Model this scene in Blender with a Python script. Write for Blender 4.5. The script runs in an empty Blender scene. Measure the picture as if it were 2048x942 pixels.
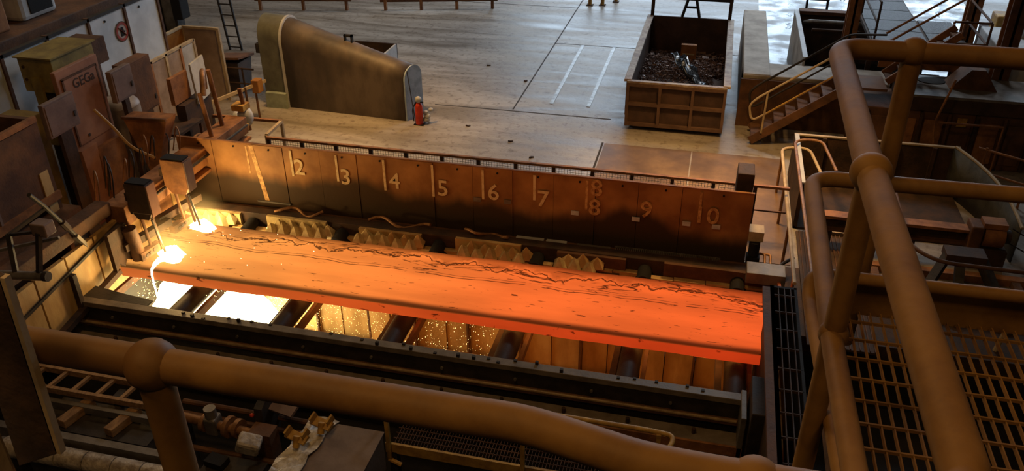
import bpy, math, random
from mathutils import Vector, Matrix, Euler
random.seed(7)
D = bpy.data
SC = bpy.context.scene
COL = SC.collection

# ------------------------------------------------------------------ camera, world, lights, exposure
FPX = 1680.0
cam_d = D.cameras.new('camera'); cam_d.sensor_fit = 'HORIZONTAL'; cam_d.sensor_width = 36.0
cam_d.lens = FPX / 2048.0 * 36.0; cam_d.clip_start = 0.05; cam_d.clip_end = 300
cam = D.objects.new('camera', cam_d); COL.objects.link(cam)
cam.location = (0, 0, 8.5)
_p, _r, _y = math.radians(30.3), math.radians(-0.4), math.radians(13.8)
_R = Vector((math.cos(_y), math.sin(_y), 0))
_F = Vector((-math.sin(_y) * math.cos(_p), math.cos(_y) * math.cos(_p), -math.sin(_p)))
_U = _R.cross(_F)
_R2 = _R * math.cos(_r) + _U * math.sin(_r); _U2 = -_R * math.sin(_r) + _U * math.cos(_r)
cam.rotation_euler = Matrix((_R2, _U2, -_F)).transposed().to_euler()
SC.camera = cam

world = D.worlds.new('hall_air'); SC.world = world; world.use_nodes = True
bg = world.node_tree.nodes['Background']; bg.inputs[0].default_value = (0.62, 0.55, 0.5, 1); bg.inputs[1].default_value = 0.022

SC.view_settings.view_transform = 'Standard'; SC.view_settings.look = 'None'
SC.view_settings.exposure = 0.0; SC.view_settings.gamma = 1.0; SC.view_settings.use_curve_mapping = False


def area(name, loc, size, energy, color, target=None, sy=None, spread=180):
    l = D.lights.new(name, 'AREA'); l.energy = energy; l.color = color; l.size = size; l.spread = math.radians(spread)
    if sy: l.shape = 'RECTANGLE'; l.size_y = sy
    o = D.objects.new(name, l); COL.objects.link(o); o.location = loc
    if target:
        d = Vector(target) - Vector(loc); o.rotation_euler = d.to_track_quat('-Z', 'Y').to_euler()
    return o


def point(name, loc, energy, color, r=0.1):
    l = D.lights.new(name, 'POINT'); l.energy = energy; l.color = color; l.shadow_soft_size = r
    o = D.objects.new(name, l); COL.objects.link(o); o.location = loc; return o


COOL = (0.86, 0.93, 1.0); WARM = (1.0, 0.54, 0.17)
area('high_bay_lamp', (1, 33, 17), 3.0, 1100, COOL)
area('high_bay_lamp', (-14, 33, 17), 3.0, 430, (1.0, .72, .42))
area('high_bay_lamp', (7, 30, 17), 3.0, 500, COOL)
area('high_bay_lamp', (-18, 20, 17), 3.0, 380, (1.0, .70, .40))
area('warm_fill', (-8.6, 17.9, 7.5), 1.0, 160, WARM, None, None, 95)  # unseen lamp added for the orange slab and torch light on the floor
area('warm_fill', (-4.0, 7.0, 13), 1.5, 190, WARM)  # unseen lamp added to brighten the near face of the numbered wall
area('warm_fill', (.6, 16.6, 7), 1.0, 150, WARM, None, None, 80)  # unseen lamp added for the orange light over the floor plates
area('warm_fill', (-3.0, -1.0, 14), 1.5, 155, WARM)  # unseen camera-side lamp added to light the facing rail sides
area('warm_fill', (3.0, -3.0, 14), 1.5, 95, WARM)  # unseen camera-side lamp added to light the toe plate and rails

# ------------------------------------------------------------------ geometry helpers
def V(*a): return Vector(a)


class G:
    def __init__(s): s.v = []; s.f = []
    def add(s, vs, fs):
        n = len(s.v); s.v += [Vector(q) for q in vs]; s.f += [tuple(i + n for i in t) for t in fs]; return s
    def box(s, x0, x1, y0, y1, z0, z1):
        return s.add([(x0,y0,z0),(x1,y0,z0),(x1,y1,z0),(x0,y1,z0),(x0,y0,z1),(x1,y0,z1),(x1,y1,z1),(x0,y1,z1)],
                     [(0,3,2,1),(4,5,6,7),(0,1,5,4),(1,2,6,5),(2,3,7,6),(3,0,4,7)])
    def obox(s, c, size, rot=(0,0,0)):
        m = Euler([math.radians(a) for a in rot]).to_matrix(); c = Vector(c); h = [q / 2 for q in size]
        vs = [c + m @ Vector((a*h[0], b*h[1], e*h[2])) for a,b,e in
              ((-1,-1,-1),(1,-1,-1),(1,1,-1),(-1,1,-1),(-1,-1,1),(1,-1,1),(1,1,1),(-1,1,1))]
        return s.add(vs, [(0,3,2,1),(4,5,6,7),(0,1,5,4),(1,2,6,5),(2,3,7,6),(3,0,4,7)])
    def bar(s, p0, p1, w, h, up=(0,0,1)):
        p0, p1 = Vector(p0), Vector(p1); d = (p1 - p0).normalized(); u = Vector(up)
        if abs(d.dot(u)) > .98: u = Vector((0,1,0))
        a = d.cross(u).normalized(); b = a.cross(d); a *= w/2; b *= h/2
        vs = [p0-a-b,p0+a-b,p0+a+b,p0-a+b,p1-a-b,p1+a-b,p1+a+b,p1-a+b]
        return s.add(vs, [(0,1,2,3),(7,6,5,4),(0,4,5,1),(1,5,6,2),(2,6,7,3),(3,7,4,0)])
    def tube(s, pts, r, n=10, caps=True, radii=None):
        pts = [Vector(q) for q in pts]; m = len(pts); rings = []; prev = None
        for i, q in enumerate(pts):
            t = (pts[min(i+1,m-1)] - pts[max(i-1,0)]).normalized()
            if prev is None:
                u = Vector((0,0,1)) if abs(t.z) < .9 else Vector((1,0,0)); a = t.cross(u).normalized()
            else:
                a = (prev - t * prev.dot(t)).normalized()
            prev = a; b = t.cross(a); rr = radii[i] if radii else r
            rings.append([q + (a*math.cos(2*math.pi*k/n) + b*math.sin(2*math.pi*k/n))*rr for k in range(n)])
        vs = [q for g in rings for q in g]; fs = []
        for i in range(m-1):
            for k in range(n):
                k2 = (k+1) % n; fs.append((i*n+k, i*n+k2, (i+1)*n+k2, (i+1)*n+k))
        if caps: fs.append(tuple(range(n-1,-1,-1))); fs.append(tuple(range((m-1)*n, m*n)))
        return s.add(vs, fs)
    def cyl(s, p0, p1, r, n=14, r2=None): return s.tube([p0,p1], r, n, True, [r, r if r2 is None else r2])
    def ball(s, c, r, nu=14, nv=8, sq=(1,1,1)):
        c = Vector(c); vs = [c + Vector((0,0,r*sq[2]))]; fs = []
        for i in range(1,nv):
            th = math.pi*i/nv
            for k in range(nu):
                ph = 2*math.pi*k/nu
                vs.append(c + Vector((r*sq[0]*math.sin(th)*math.cos(ph), r*sq[1]*math.sin(th)*math.sin(ph), r*sq[2]*math.cos(th))))
        vs.append(c - Vector((0,0,r*sq[2]))); L = len(vs)-1
        for k in range(nu):
            fs.append((0,1+k,1+(k+1)%nu)); fs.append((L, 1+(nv-2)*nu+(k+1)%nu, 1+(nv-2)*nu+k))
        for i in range(nv-2):
            for k in range(nu):
                a=1+i*nu+k; b=1+i*nu+(k+1)%nu; fs.append((a,a+nu,b+nu,b))
        return s.add(vs, fs)
    def prism(s, poly, axis, a0, a1):
        # poly: 2-D points in the remaining two axes (x,y,z order)
        def mk(p, a):
            if axis == 'x': return (a, p[0], p[1])
            if axis == 'y': return (p[0], a, p[1])
            return (p[0], p[1], a)
        n = len(poly); vs = [mk(p,a0) for p in poly] + [mk(p,a1) for p in poly]
        fs = [tuple(range(n)), tuple(range(2*n-1,n-1,-1))]
        for i in range(n): j=(i+1)%n; fs.append((i,i+n,j+n,j))
        return s.add(vs, fs)
    def loft(s, r0, r1, caps=True):
        n=len(r0); fs=[(i,(i+1)%n,n+(i+1)%n,n+i) for i in range(n)]
        if caps: fs += [tuple(range(n-1,-1,-1)), tuple(range(n,2*n))]
        return s.add(list(r0)+list(r1), fs)
    def build(s, name, mat, parent=None, smooth=False, bevel=0.0, label=None, thick=0.0):
        off = parent_loc(parent)
        me = D.meshes.new(name); me.from_pydata([tuple(q-off) for q in s.v], [], s.f); me.update()
        import bmesh
        bm = bmesh.new(); bm.from_mesh(me); bmesh.ops.recalc_face_normals(bm, faces=bm.faces); bm.to_mesh(me); bm.free()
        me.materials.append(mat)
        if smooth:
            for p in me.polygons: p.use_smooth = True
            me.set_sharp_from_angle(angle=math.radians(42))
        o = D.objects.new(name, me); COL.objects.link(o)
        if parent is not None: o.parent = parent
        if bevel:
            b = o.modifiers.new('bevel','BEVEL'); b.width = bevel; b.segments = 2; b.limit_method = 'ANGLE'
        if thick:
            t = o.modifiers.new('thick','SOLIDIFY'); t.thickness = thick
        if label: o['label'] = label
        return o


def parent_loc(o):
    v = Vector((0,0,0))
    while o is not None: v = v + o.location; o = o.parent
    return v


def thing(name, label, cat, loc=(0,0,0), group=None, kind=None):
    o = D.objects.new(name, None); COL.objects.link(o); o.location = loc; o.empty_display_size = .1
    return tag(o, label, cat, group, kind)


def tag(o, label=None, cat=None, group=None, kind=None):
    if label: o['label'] = label
    if cat: o['category'] = cat
    if group: o['group'] = group
    if kind: o['kind'] = kind
    return o


def dup(o, dx=(0,0,0), parent=None, keep=False):
    c = o.copy(); COL.objects.link(c)
    if parent is not None: c.parent = parent
    c.location = o.location + Vector(dx)
    for ch in list(o.children): 
        q = ch.copy(); COL.objects.link(q); q.parent = c
        for g in list(ch.children):
            w = g.copy(); COL.objects.link(w); w.parent = q
    return c


def fil(pts, r, n=6):
    pts = [Vector(q) for q in pts]; out = [pts[0]]
    for i in range(1, len(pts)-1):
        p, a, b = pts[i], pts[i-1], pts[i+1]
        da, db = (a-p), (b-p); ra = min(r, da.length*.48, db.length*.48)
        s, e = p + da.normalized()*ra, p + db.normalized()*ra
        for k in range(n+1):
            t = k/n; out.append(s*(1-t)**2 + p*2*t*(1-t) + e*t*t)
    out.append(pts[-1]); return out


def text_mesh(body, size, depth=0.002):
    cu = D.curves.new('txt', 'FONT'); cu.body = body; cu.size = size; cu.extrude = depth; cu.align_x = 'CENTER'; cu.align_y = 'CENTER'
    cu.resolution_u = 3; cu.offset = size*0.012
    o = D.objects.new('txt', cu); COL.objects.link(o)
    bpy.context.view_layer.update()
    me = D.meshes.new_from_object(o.evaluated_get(bpy.context.evaluated_depsgraph_get()))
    D.objects.remove(o); return me


# ------------------------------------------------------------------ materials
MATS = {}


def mat(name, c1, c2=None, rough=.6, metal=0.0, scale=3.0, detail=6.0, c3=None, bump=.15, bscale=None, spec=.4, stretch=(1,1,1), lo=.38, hi=.62, world=False):
    if name in MATS: return MATS[name]
    m = D.materials.new(name); m.use_nodes = True; nt = m.node_tree; N = nt.nodes; L = nt.links
    b = N['Principled BSDF']; b.inputs['Roughness'].default_value = rough; b.inputs['Metallic'].default_value = metal
    b.inputs['Specular IOR Level'].default_value = spec
    if c2 is None: c2 = tuple(q*.6 for q in c1)
    if world: g = N.new('ShaderNodeNewGeometry'); src = g.outputs['Position']
    else: tc = N.new('ShaderNodeTexCoord'); src = tc.outputs['Object']
    mp = N.new('ShaderNodeMapping'); mp.inputs['Scale'].default_value = stretch; L.new(src, mp.inputs[0])
    n1 = N.new('ShaderNodeTexNoise'); n1.inputs['Scale'].default_value = scale; n1.inputs['Detail'].default_value = detail; n1.inputs['Roughness'].default_value = .62
    L.new(mp.outputs[0], n1.inputs['Vector'])
    r = N.new('ShaderNodeValToRGB'); r.color_ramp.elements[0].position = lo; r.color_ramp.elements[1].position = hi
    r.color_ramp.elements[0].color = (*c2,1); r.color_ramp.elements[1].color = (*c1,1)
    if c3:
        e = r.color_ramp.elements.new((lo+hi)/2+.02); e.color = (*c3,1)
    L.new(n1.outputs[0], r.inputs[0]); L.new(r.outputs[0], b.inputs['Base Color'])
    n2 = N.new('ShaderNodeTexNoise'); n2.inputs['Scale'].default_value = bscale or scale*9; n2.inputs['Detail'].default_value = 4
    L.new(mp.outputs[0], n2.inputs['Vector'])
    bp = N.new('ShaderNodeBump'); bp.inputs['Strength'].default_value = bump; bp.inputs['Distance'].default_value = .02
    L.new(n2.outputs[0], bp.inputs['Height']); L.new(bp.outputs[0], b.inputs['Normal'])
    mr = N.new('ShaderNodeMapRange'); mr.inputs[3].default_value = max(0,rough-.12); mr.inputs[4].default_value = min(1,rough+.15)
    L.new(n1.outputs[0], mr.inputs[0]); L.new(mr.outputs[0], b.inputs['Roughness'])
    MATS[name] = m; return m


def emit(name, col, strength):
    if name in MATS: return MATS[name]
    m = D.materials.new(name); m.use_nodes = True; nt = m.node_tree
    b = nt.nodes['Principled BSDF']; b.inputs['Base Color'].default_value = (.02,.02,.02,1)
    b.inputs['Emission Color'].default_value = (*col,1); b.inputs['Emission Strength'].default_value = strength
    MATS[name] = m; return m


RAIL = mat('rail_paint', (.25,.136,.036), (.14,.070,.020), rough=.62, scale=4, bump=.05, c3=(.21,.110,.029), bscale=30)
RUST = mat('rust_brown', (.16,.075,.035), (.075,.036,.020), rough=.75, scale=2.2, bump=.3)
RUSTD = mat('rust_dark', (.075,.040,.024), (.032,.020,.014), rough=.75, scale=2.5, bump=.3)
RUSTO = mat('rust_orange', (.36,.16,.06), (.17,.072,.030), rough=.7, scale=2.5, bump=.25)
DARK = mat('dark_steel', (.045,.036,.030), (.02,.016,.014), rough=.6, scale=3, bump=.2)
BLACK = mat('dull_black', (.014,.012,.011), (.007,.006,.006), rough=.85, scale=3)
GREYST = mat('grey_steel', (.22,.20,.18), (.12,.105,.09), rough=.5, scale=3, metal=.3)
LGREY = mat('light_grey_paint', (.52,.54,.56), (.38,.39,.40), rough=.5, scale=2)
WHITEP = mat('white_panel', (.74,.80,.86), (.56,.62,.68), rough=.45, scale=1.3, bump=.05)
CREAM = mat('cream_paint', (.52,.42,.27), (.36,.27,.16), rough=.6, scale=3)
YEL = mat('yellow_paint', (.50,.30,.06), (.26,.13,.03), rough=.55, scale=5)
OLIVE = mat('olive_yellow_paint', (.34,.26,.075), (.20,.145,.045), rough=.55, scale=3)
CONC = mat('concrete', (.55,.51,.46), (.30,.26,.22), rough=.8, scale=1.2, bump=.3, c3=(.46,.42,.37))
PLATE = mat('floor_plate', (.27,.17,.085), (.14,.082,.04), rough=.55, scale=.9, bump=.15, c3=(.2,.12,.06))
ORANGEB = mat('salmon_cabinet', (.40,.20,.12), (.27,.125,.075), rough=.6, scale=1.5, bump=.08)
MAUVE = mat('mauve_grey_panel', (.22,.15,.125), (.14,.095,.08), rough=.6, scale=2)
HOOD = mat('hood_steel', (.13,.10,.078), (.055,.045,.04), rough=.5, scale=1.2, bump=.1, c3=(.09,.07,.056), stretch=(1,1,.5))
HOODG = mat('hood_green', (.17,.175,.13), (.11,.108,.08), rough=.55, scale=2)
CAPDAY = mat('daylit_cap_steel', (.40,.50,.62), (.26,.34,.44), rough=.5, scale=4)  # daylight falling on the hood's end cap is put into this colour
PGREEN = mat('pale_green_paint', (.36,.42,.34), (.24,.28,.22), rough=.6, scale=3)
RED = mat('red_paint', (.55,.05,.02), (.35,.03,.015), rough=.35, scale=6)
GOLD = mat('heat_stained_plate', (.66,.46,.20), (.40,.24,.085), rough=.6, scale=1.6, bump=.25, c3=(.55,.35,.14), stretch=(1,1,.35))
SCALE = mat('scaled_shield', (.66,.54,.28), (.42,.31,.14), rough=.7, scale=4, bump=.3)
WOOD = mat('timber', (.34,.20,.09), (.20,.11,.05), rough=.75, scale=4, stretch=(4,1,4))
FOIL = mat('foil_wrap', (.48,.43,.36), (.24,.20,.16), rough=.35, scale=7, bump=.7, bscale=16)
BLUE = mat('dark_blue_paint', (.035,.035,.06), (.018,.018,.03), rough=.6, scale=2)
RUBBER = mat('hose_rubber', (.03,.022,.018), (.016,.012,.01), rough=.6, scale=6)
COPPER = mat('bronze_pipe', (.36,.19,.085), (.20,.095,.04), rough=.5, scale=6, metal=.4)
PAINTW = mat('marking_paint', (.78,.62,.36), (.52,.36,.17), rough=.7, scale=9, lo=.3, hi=.55)
TAGW = mat('white_tag', (.62,.66,.70), (.45,.48,.52), rough=.5, scale=9)
PLAST = mat('clear_plastic_sheet', (.62,.60,.56), (.30,.26,.21), rough=.25, scale=6, bump=.7, bscale=14)
SKIPR = mat('skip_rust', (.105,.060,.044), (.058,.034,.027), rough=.7, scale=2, bump=.25)
SKIPL = mat('skip_worn_edge', (.52,.44,.36), (.24,.15,.10), rough=.6, scale=5, bump=.3)
SCRAP = mat('scrap_chip', (.30,.19,.15), (.08,.05,.04), rough=.45, scale=8, metal=.3, world=True)
WHITEC = mat('white_concrete', (.66,.68,.70), (.48,.50,.52), rough=.7, scale=2)


def floor_mat():
    m = D.materials.new('hall_concrete_floor'); m.use_nodes = True; nt = m.node_tree; N = nt.nodes; L = nt.links
    b = N['Principled BSDF']; g = N.new('ShaderNodeNewGeometry')
    def noise(scale, det, st, dist=0.0, rough=.6):
        mp = N.new('ShaderNodeMapping'); mp.inputs['Scale'].default_value = st; L.new(g.outputs['Position'], mp.inputs[0])
        mp.inputs['Rotation'].default_value = (0,0,math.radians(6))
        n = N.new('ShaderNodeTexNoise'); n.inputs['Scale'].default_value = scale; n.inputs['Detail'].default_value = det
        n.inputs['Distortion'].default_value = dist; n.inputs['Roughness'].default_value = rough
        L.new(mp.outputs[0], n.inputs['Vector']); return n
    big = noise(.12, 4, (1,1,1), .6); tyre = noise(.9, 5, (.22,1.3,1), 1.1); fine = noise(5, 8, (1,1,1), .3, .7)
    r1 = N.new('ShaderNodeValToRGB'); r1.color_ramp.elements[0].color = (.25,.225,.195,1); r1.color_ramp.elements[1].color = (.46,.435,.40,1)
    r1.color_ramp.elements[0].position = .36; r1.color_ramp.elements[1].position = .64; L.new(tyre.outputs[0], r1.inputs[0])
    r2 = N.new('ShaderNodeValToRGB'); r2.color_ramp.elements[0].color = (.62,.58,.55,1); r2.color_ramp.elements[1].color = (1.05,1.04,1.03,1)
    r2.color_ramp.elements[0].position = .35; r2.color_ramp.elements[1].position = .6; L.new(big.outputs[0], r2.inputs[0])
    mx = N.new('ShaderNodeMix'); mx.data_type = 'RGBA'; mx.blend_type = 'MULTIPLY'; mx.inputs[0].default_value = 1
    L.new(r1.outputs[0], mx.inputs[6]); L.new(r2.outputs[0], mx.inputs[7])
    r3 = N.new('ShaderNodeValToRGB'); r3.color_ramp.elements[0].color = (.45,.40,.36,1); r3.color_ramp.elements[1].color = (1,1,1,1)
    r3.color_ramp.elements[0].position = .30; r3.color_ramp.elements[1].position = .48; L.new(fine.outputs[0], r3.inputs[0])
    mx2 = N.new('ShaderNodeMix'); mx2.data_type = 'RGBA'; mx2.blend_type = 'MULTIPLY'; mx2.inputs[0].default_value = 1.0
    L.new(mx.outputs[2], mx2.inputs[6]); L.new(r3.outputs[0], mx2.inputs[7]); L.new(mx2.outputs[2], b.inputs['Base Color'])
    rr = N.new('ShaderNodeMapRange'); rr.inputs[1].default_value=.3; rr.inputs[2].default_value=.7; rr.inputs[3].default_value = .28; rr.inputs[4].default_value = .58
    L.new(tyre.outputs[0], rr.inputs[0]); L.new(rr.outputs[0], b.inputs['Roughness'])
    bp = N.new('ShaderNodeBump'); bp.inputs['Strength'].default_value = .25; bp.inputs['Distance'].default_value = .03
    L.new(fine.outputs[0], bp.inputs['Height']); L.new(bp.outputs[0], b.inputs['Normal'])
    return m


def wet_mat():
    m = D.materials.new('wet_floor'); m.use_nodes = True; nt = m.node_tree; N = nt.nodes; L = nt.links
    b = N['Principled BSDF']; g = N.new('ShaderNodeNewGeometry')
    n = N.new('ShaderNodeTexNoise'); n.inputs['Scale'].default_value = 1.1; n.inputs['Detail'].default_value = 7; L.new(g.outputs['Position'], n.inputs['Vector'])
    r = N.new('ShaderNodeValToRGB'); r.color_ramp.elements[0].color = (.05,.05,.05,1); r.color_ramp.elements[1].color = (.26,.25,.24,1)
    r.color_ramp.elements[0].position=.4; r.color_ramp.elements[1].position=.62
    L.new(n.outputs[0], r.inputs[0]); L.new(r.outputs[0], b.inputs['Base Color'])
    mr = N.new('ShaderNodeMapRange'); mr.inputs[1].default_value=.42; mr.inputs[2].default_value=.62; mr.inputs[3].default_value=.06; mr.inputs[4].default_value=.5
    L.new(n.outputs[0], mr.inputs[0]); L.new(mr.outputs[0], b.inputs['Roughness'])
    n2 = N.new('ShaderNodeTexNoise'); n2.inputs['Scale'].default_value = 5; L.new(g.outputs['Position'], n2.inputs['Vector'])
    bp = N.new('ShaderNodeBump'); bp.inputs['Strength'].default_value=.12; bp.inputs['Distance'].default_value=.03
    L.new(n2.outputs[0], bp.inputs['Height']); L.new(bp.outputs[0], b.inputs['Normal'])
    return m


def shield_mat():
    # rusted plate, darker on the lower half with a wavy edge
    m = D.materials.new('shield_plate'); m.use_nodes = True; nt = m.node_tree; N = nt.nodes; L = nt.links
    b = N['Principled BSDF']; b.inputs['Roughness'].default_value = .55; g = N.new('ShaderNodeNewGeometry')
    def noise(sc, st, det=5):
        mp = N.new('ShaderNodeMapping'); mp.inputs['Scale'].default_value = st; L.new(g.outputs['Position'], mp.inputs[0])
        n = N.new('ShaderNodeTexNoise'); n.inputs['Scale'].default_value = sc; n.inputs['Detail'].default_value = det; L.new(mp.outputs[0], n.inputs['Vector']); return n
    a = noise(1.6, (1,1,1.0), 7); r = N.new('ShaderNodeValToRGB')
    r.color_ramp.elements[0].position=.35; r.color_ramp.elements[1].position=.66
    r.color_ramp.elements[0].color=(.24,.11,.040,1); r.color_ramp.elements[1].color=(.46,.235,.085,1); L.new(a.outputs[0], r.inputs[0])
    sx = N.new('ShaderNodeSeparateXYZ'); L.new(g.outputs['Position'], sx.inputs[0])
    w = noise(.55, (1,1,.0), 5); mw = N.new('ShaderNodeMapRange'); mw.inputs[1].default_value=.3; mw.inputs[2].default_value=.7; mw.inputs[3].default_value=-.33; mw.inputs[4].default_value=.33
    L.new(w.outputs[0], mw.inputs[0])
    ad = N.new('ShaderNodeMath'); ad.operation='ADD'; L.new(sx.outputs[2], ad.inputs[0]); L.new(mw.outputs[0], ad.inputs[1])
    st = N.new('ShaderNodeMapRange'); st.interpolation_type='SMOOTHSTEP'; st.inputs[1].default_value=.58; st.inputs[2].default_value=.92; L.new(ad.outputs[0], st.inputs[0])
    low_tone = N.new('ShaderNodeMix'); low_tone.data_type='RGBA'; L.new(st.outputs[0], low_tone.inputs[0]); low_tone.inputs[6].default_value=(.062,.038,.021,1); b.inputs['Specular IOR Level'].default_value=.2; L.new(r.outputs[0], low_tone.inputs[7])
    L.new(low_tone.outputs[2], b.inputs['Base Color'])
    n2 = noise(14, (1,1,.6)); bp = N.new('ShaderNodeBump'); bp.inputs['Strength'].default_value=.2; bp.inputs['Distance'].default_value=.02
    L.new(n2.outputs[0], bp.inputs['Height']); L.new(bp.outputs[0], b.inputs['Normal'])
    return m


def slab_mat():
    m = D.materials.new('glowing_steel'); m.use_nodes = True; nt = m.node_tree; N = nt.nodes; L = nt.links
    b = N['Principled BSDF']; b.inputs['Base Color'].default_value=(.05,.02,.012,1); b.inputs['Roughness'].default_value=.85; b.inputs['Specular IOR Level'].default_value=.05
    g = N.new('ShaderNodeNewGeometry'); sp = N.new('ShaderNodeSeparateXYZ'); L.new(g.outputs['Position'], sp.inputs[0])
    def noise(sc, st, det=5, dist=0):
        mp = N.new('ShaderNodeMapping'); mp.inputs['Scale'].default_value = st; L.new(g.outputs['Position'], mp.inputs[0])
        n = N.new('ShaderNodeTexNoise'); n.inputs['Scale'].default_value = sc; n.inputs['Detail'].default_value = det; n.inputs['Distortion'].default_value = dist
        L.new(mp.outputs[0], n.inputs['Vector']); return n
    def mrange(src, a, b_, c=0., d=1., smooth=True):
        q = N.new('ShaderNodeMapRange'); q.inputs[1].default_value=a; q.inputs[2].default_value=b_; q.inputs[3].default_value=c; q.inputs[4].default_value=d
        if smooth: q.interpolation_type='SMOOTHSTEP'
        L.new(src, q.inputs[0]); return q.outputs[0]
    def math_(op, a, c):
        q = N.new('ShaderNodeMath'); q.operation = op
        for i, s in enumerate((a, c)):
            if isinstance(s, (int, float)): q.inputs[i].default_value = s
            else: L.new(s, q.inputs[i])
        return q.outputs[0]
    # temperature along the length: hottest by the torches
    t = mrange(sp.outputs[0], -9.6, 1.4, 0, 1, False)
    r = N.new('ShaderNodeValToRGB'); e = r.color_ramp.elements
    e[0].position=0; e[0].color=(1.05,.42,.085,1); e[1].position=1; e[1].color=(.86,.105,.018,1)
    q = e.new(.28); q.color=(1.0,.27,.045,1); q = e.new(.6); q.color=(.93,.155,.026,1)
    L.new(t, r.inputs[0])
    # cooler long edges and side faces
    edge = math_('MULTIPLY', mrange(sp.outputs[1], 11.10, 11.26, .12, 1), mrange(sp.outputs[1], 12.88, 12.70, .35, 1))
    side = mrange(sp.outputs[2], .150, .182, 0, 1)           # top = 1, side face = 0
    sidev = mrange(sp.outputs[2], -.050, -.046, 2.6, .60)
    br = N.new('ShaderNodeMix'); L.new(side, br.inputs[0]); L.new(sidev, br.inputs[2]); L.new(edge, br.inputs[3])
    # broad mottling
    mott = mrange(noise(1.3, (.35,1.6,1), 6).outputs[0], .3, .7, .80, 1.10)
    # scale cracks: lines running lengthwise
    cr = noise(1.5, (.45,2.6,1), 8, 1.2)
    d1 = math_('ABSOLUTE', math_('SUBTRACT', cr.outputs[0], .5), 0)
    l1 = mrange(d1, .002, .03, .0, 1)
    yb = math_('ADD', sp.outputs[1], mrange(noise(.9, (1,.2,1), 4).outputs[0], .3, .7, -.22, .22))
    band = mrange(math_('ABSOLUTE', math_('SUBTRACT', yb, 12.50), 0), .10, .22, 0, 1)       # 0 inside the cracked band
    cracks = math_('MAXIMUM', l1, band)
    yw = math_('ADD', sp.outputs[1], math_('ADD', mrange(noise(1.1, (1,.0,0), 2).outputs[0], .3, .7, -.16, .16), mrange(noise(7, (1,.5,1), 5, .6).outputs[0], .3, .7, -.05, .05)))
    wavy = mrange(math_('ABSOLUTE', math_('SUBTRACT', yw, 12.56), 0), .010, .030, .12, 1)
    beyond = mrange(yw, 12.54, 12.72, 1, .55)
    cracks = math_('MULTIPLY', math_('MULTIPLY', cracks, wavy), beyond)
    sp2 = noise(9, (.5,2.2,1), 6, .4); l2 = mrange(sp2.outputs[0], .29, .36, .15, 1)
    yl = math_('ADD', sp.outputs[1], mrange(noise(.6, (1,0,0), 3).outputs[0], .3, .7, -.05, .05))
    lineA = mrange(math_('ABSOLUTE', math_('SUBTRACT', yl, 12.13), 0), .006, .014, .1, 1)
    lineB = mrange(math_('ABSOLUTE', math_('SUBTRACT', yl, 12.20), 0), .004, .010, .3, 1)
    brk = mrange(noise(3, (1,.3,1), 3).outputs[0], .52, .62, 0, 1)
    lines = math_('MAXIMUM', math_('MULTIPLY', lineA, lineB), brk)
    k = math_('MULTIPLY', math_('MULTIPLY', cracks, l2), lines)
    k = math_('MULTIPLY', math_('ADD', math_('MULTIPLY', k, .94), .06), math_('MULTIPLY', mott, br.outputs[0]))
    hot = N.new('ShaderNodeMix'); hot.data_type='RGBA'; hot.inputs[6].default_value=(1.0,.36,.07,1); L.new(mrange(sp.outputs[2], -.050, -.046, 0, 1), hot.inputs[0]); L.new(r.outputs[0], hot.inputs[7])
    tint = N.new('ShaderNodeMix'); tint.data_type='RGBA'; tint.blend_type='MULTIPLY'; tint.inputs[7].default_value=(1,.55,.5,1)
    inv = math_('MULTIPLY', math_('SUBTRACT', 1.0, side), mrange(sp.outputs[2], -.050, -.046, 0, 1)); L.new(inv, tint.inputs[0]); L.new(hot.outputs[2], tint.inputs[6])
    L.new(tint.outputs[2], b.inputs['Emission Color']); L.new(k, b.inputs['Emission Strength'])
    bp = N.new('ShaderNodeBump'); bp.inputs['Strength'].default_value=.3; bp.inputs['Distance'].default_value=.01
    L.new(sp2.outputs[0], bp.inputs['Height']); L.new(bp.outputs[0], b.inputs['Normal'])
    return m


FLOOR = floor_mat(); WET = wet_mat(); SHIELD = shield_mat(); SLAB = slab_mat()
FLAME = emit('cutting_flame', (1.0, .80, .36), 14); SPARK = emit('spark', (1.0, .72, .25), 9); MOLTEN = emit('molten_slag', (1.0, .83, .42), 10)

# ------------------------------------------------------------------ the setting
g = G()
g.box(-50, 40, 14.15, 62, -.3, 0).box(-50, -10.95, 9.6, 14.15, -.3, 0)
floor = tag(g.build('floor', FLOOR), 'bare concrete hall floor with tyre tracks', None, None, 'structure')
g = G(); g.box(-50, 40, -12, 9.6, -1.5, -1.2).box(-10.95, 1.75, 9.6, 14.15, -2.8, -2.5)
g.box(-50, -10.95, 9.5, 9.6, -1.2, -.3).box(1.75, 40, 11.9, 12.0, -1.2, -.3).box(1.75, 40, 9.6, 12.0, -1.5, -1.2)
tag(G().box(1.75, 40, 12.0, 14.15, -.3, 0).build('floor_dark_plate', RUSTD), 'added dark plating on the floor at the right', None, None, 'structure')  # plating added so the floor below the grating stays dark
low = tag(g.build('floor_lower', BLACK), 'lower floor under the machinery, made black to stay dark', None, None, 'structure')  # black colour stands in for the dark under deck and machinery
g = G(); g.box(-11.2, -10.95, 9.6, 14.15, -2.5, -.3).box(1.75, 2.0, 9.6, 14.15, -2.5, -.3).box(-10.95, 1.0, 9.67, 9.8, -2.5, -.80)
pit = tag(g.build('wall_pit', DARK), 'dark side walls of the slag pit', None, None, 'structure')
# pit back wall: heat-stained plates
pw = thing('wall_pit_back', 'heat stained plates lining the back of the slag pit', None, (-4.6, 13.2, -2.5), None, 'structure')
x = -10.9; k = 0
while x < 1.7:
    w = (.62, .50, .66, .46, .58)[k % 5]; d = (0, .05, -.03, .03, -.05)[(k*3) % 5]
    G().box(x, min(x+w-.015, 1.74), 13.2+d, 13.32+d, -2.5, .02).build('plate', GOLD, pw)
    if k % 2: G().box(x+w-.06, x+w-.02, 13.12+d, 13.2+d, -2.5, -.2).build('rib', RUST, pw)
    x += w; k += 1
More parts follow.
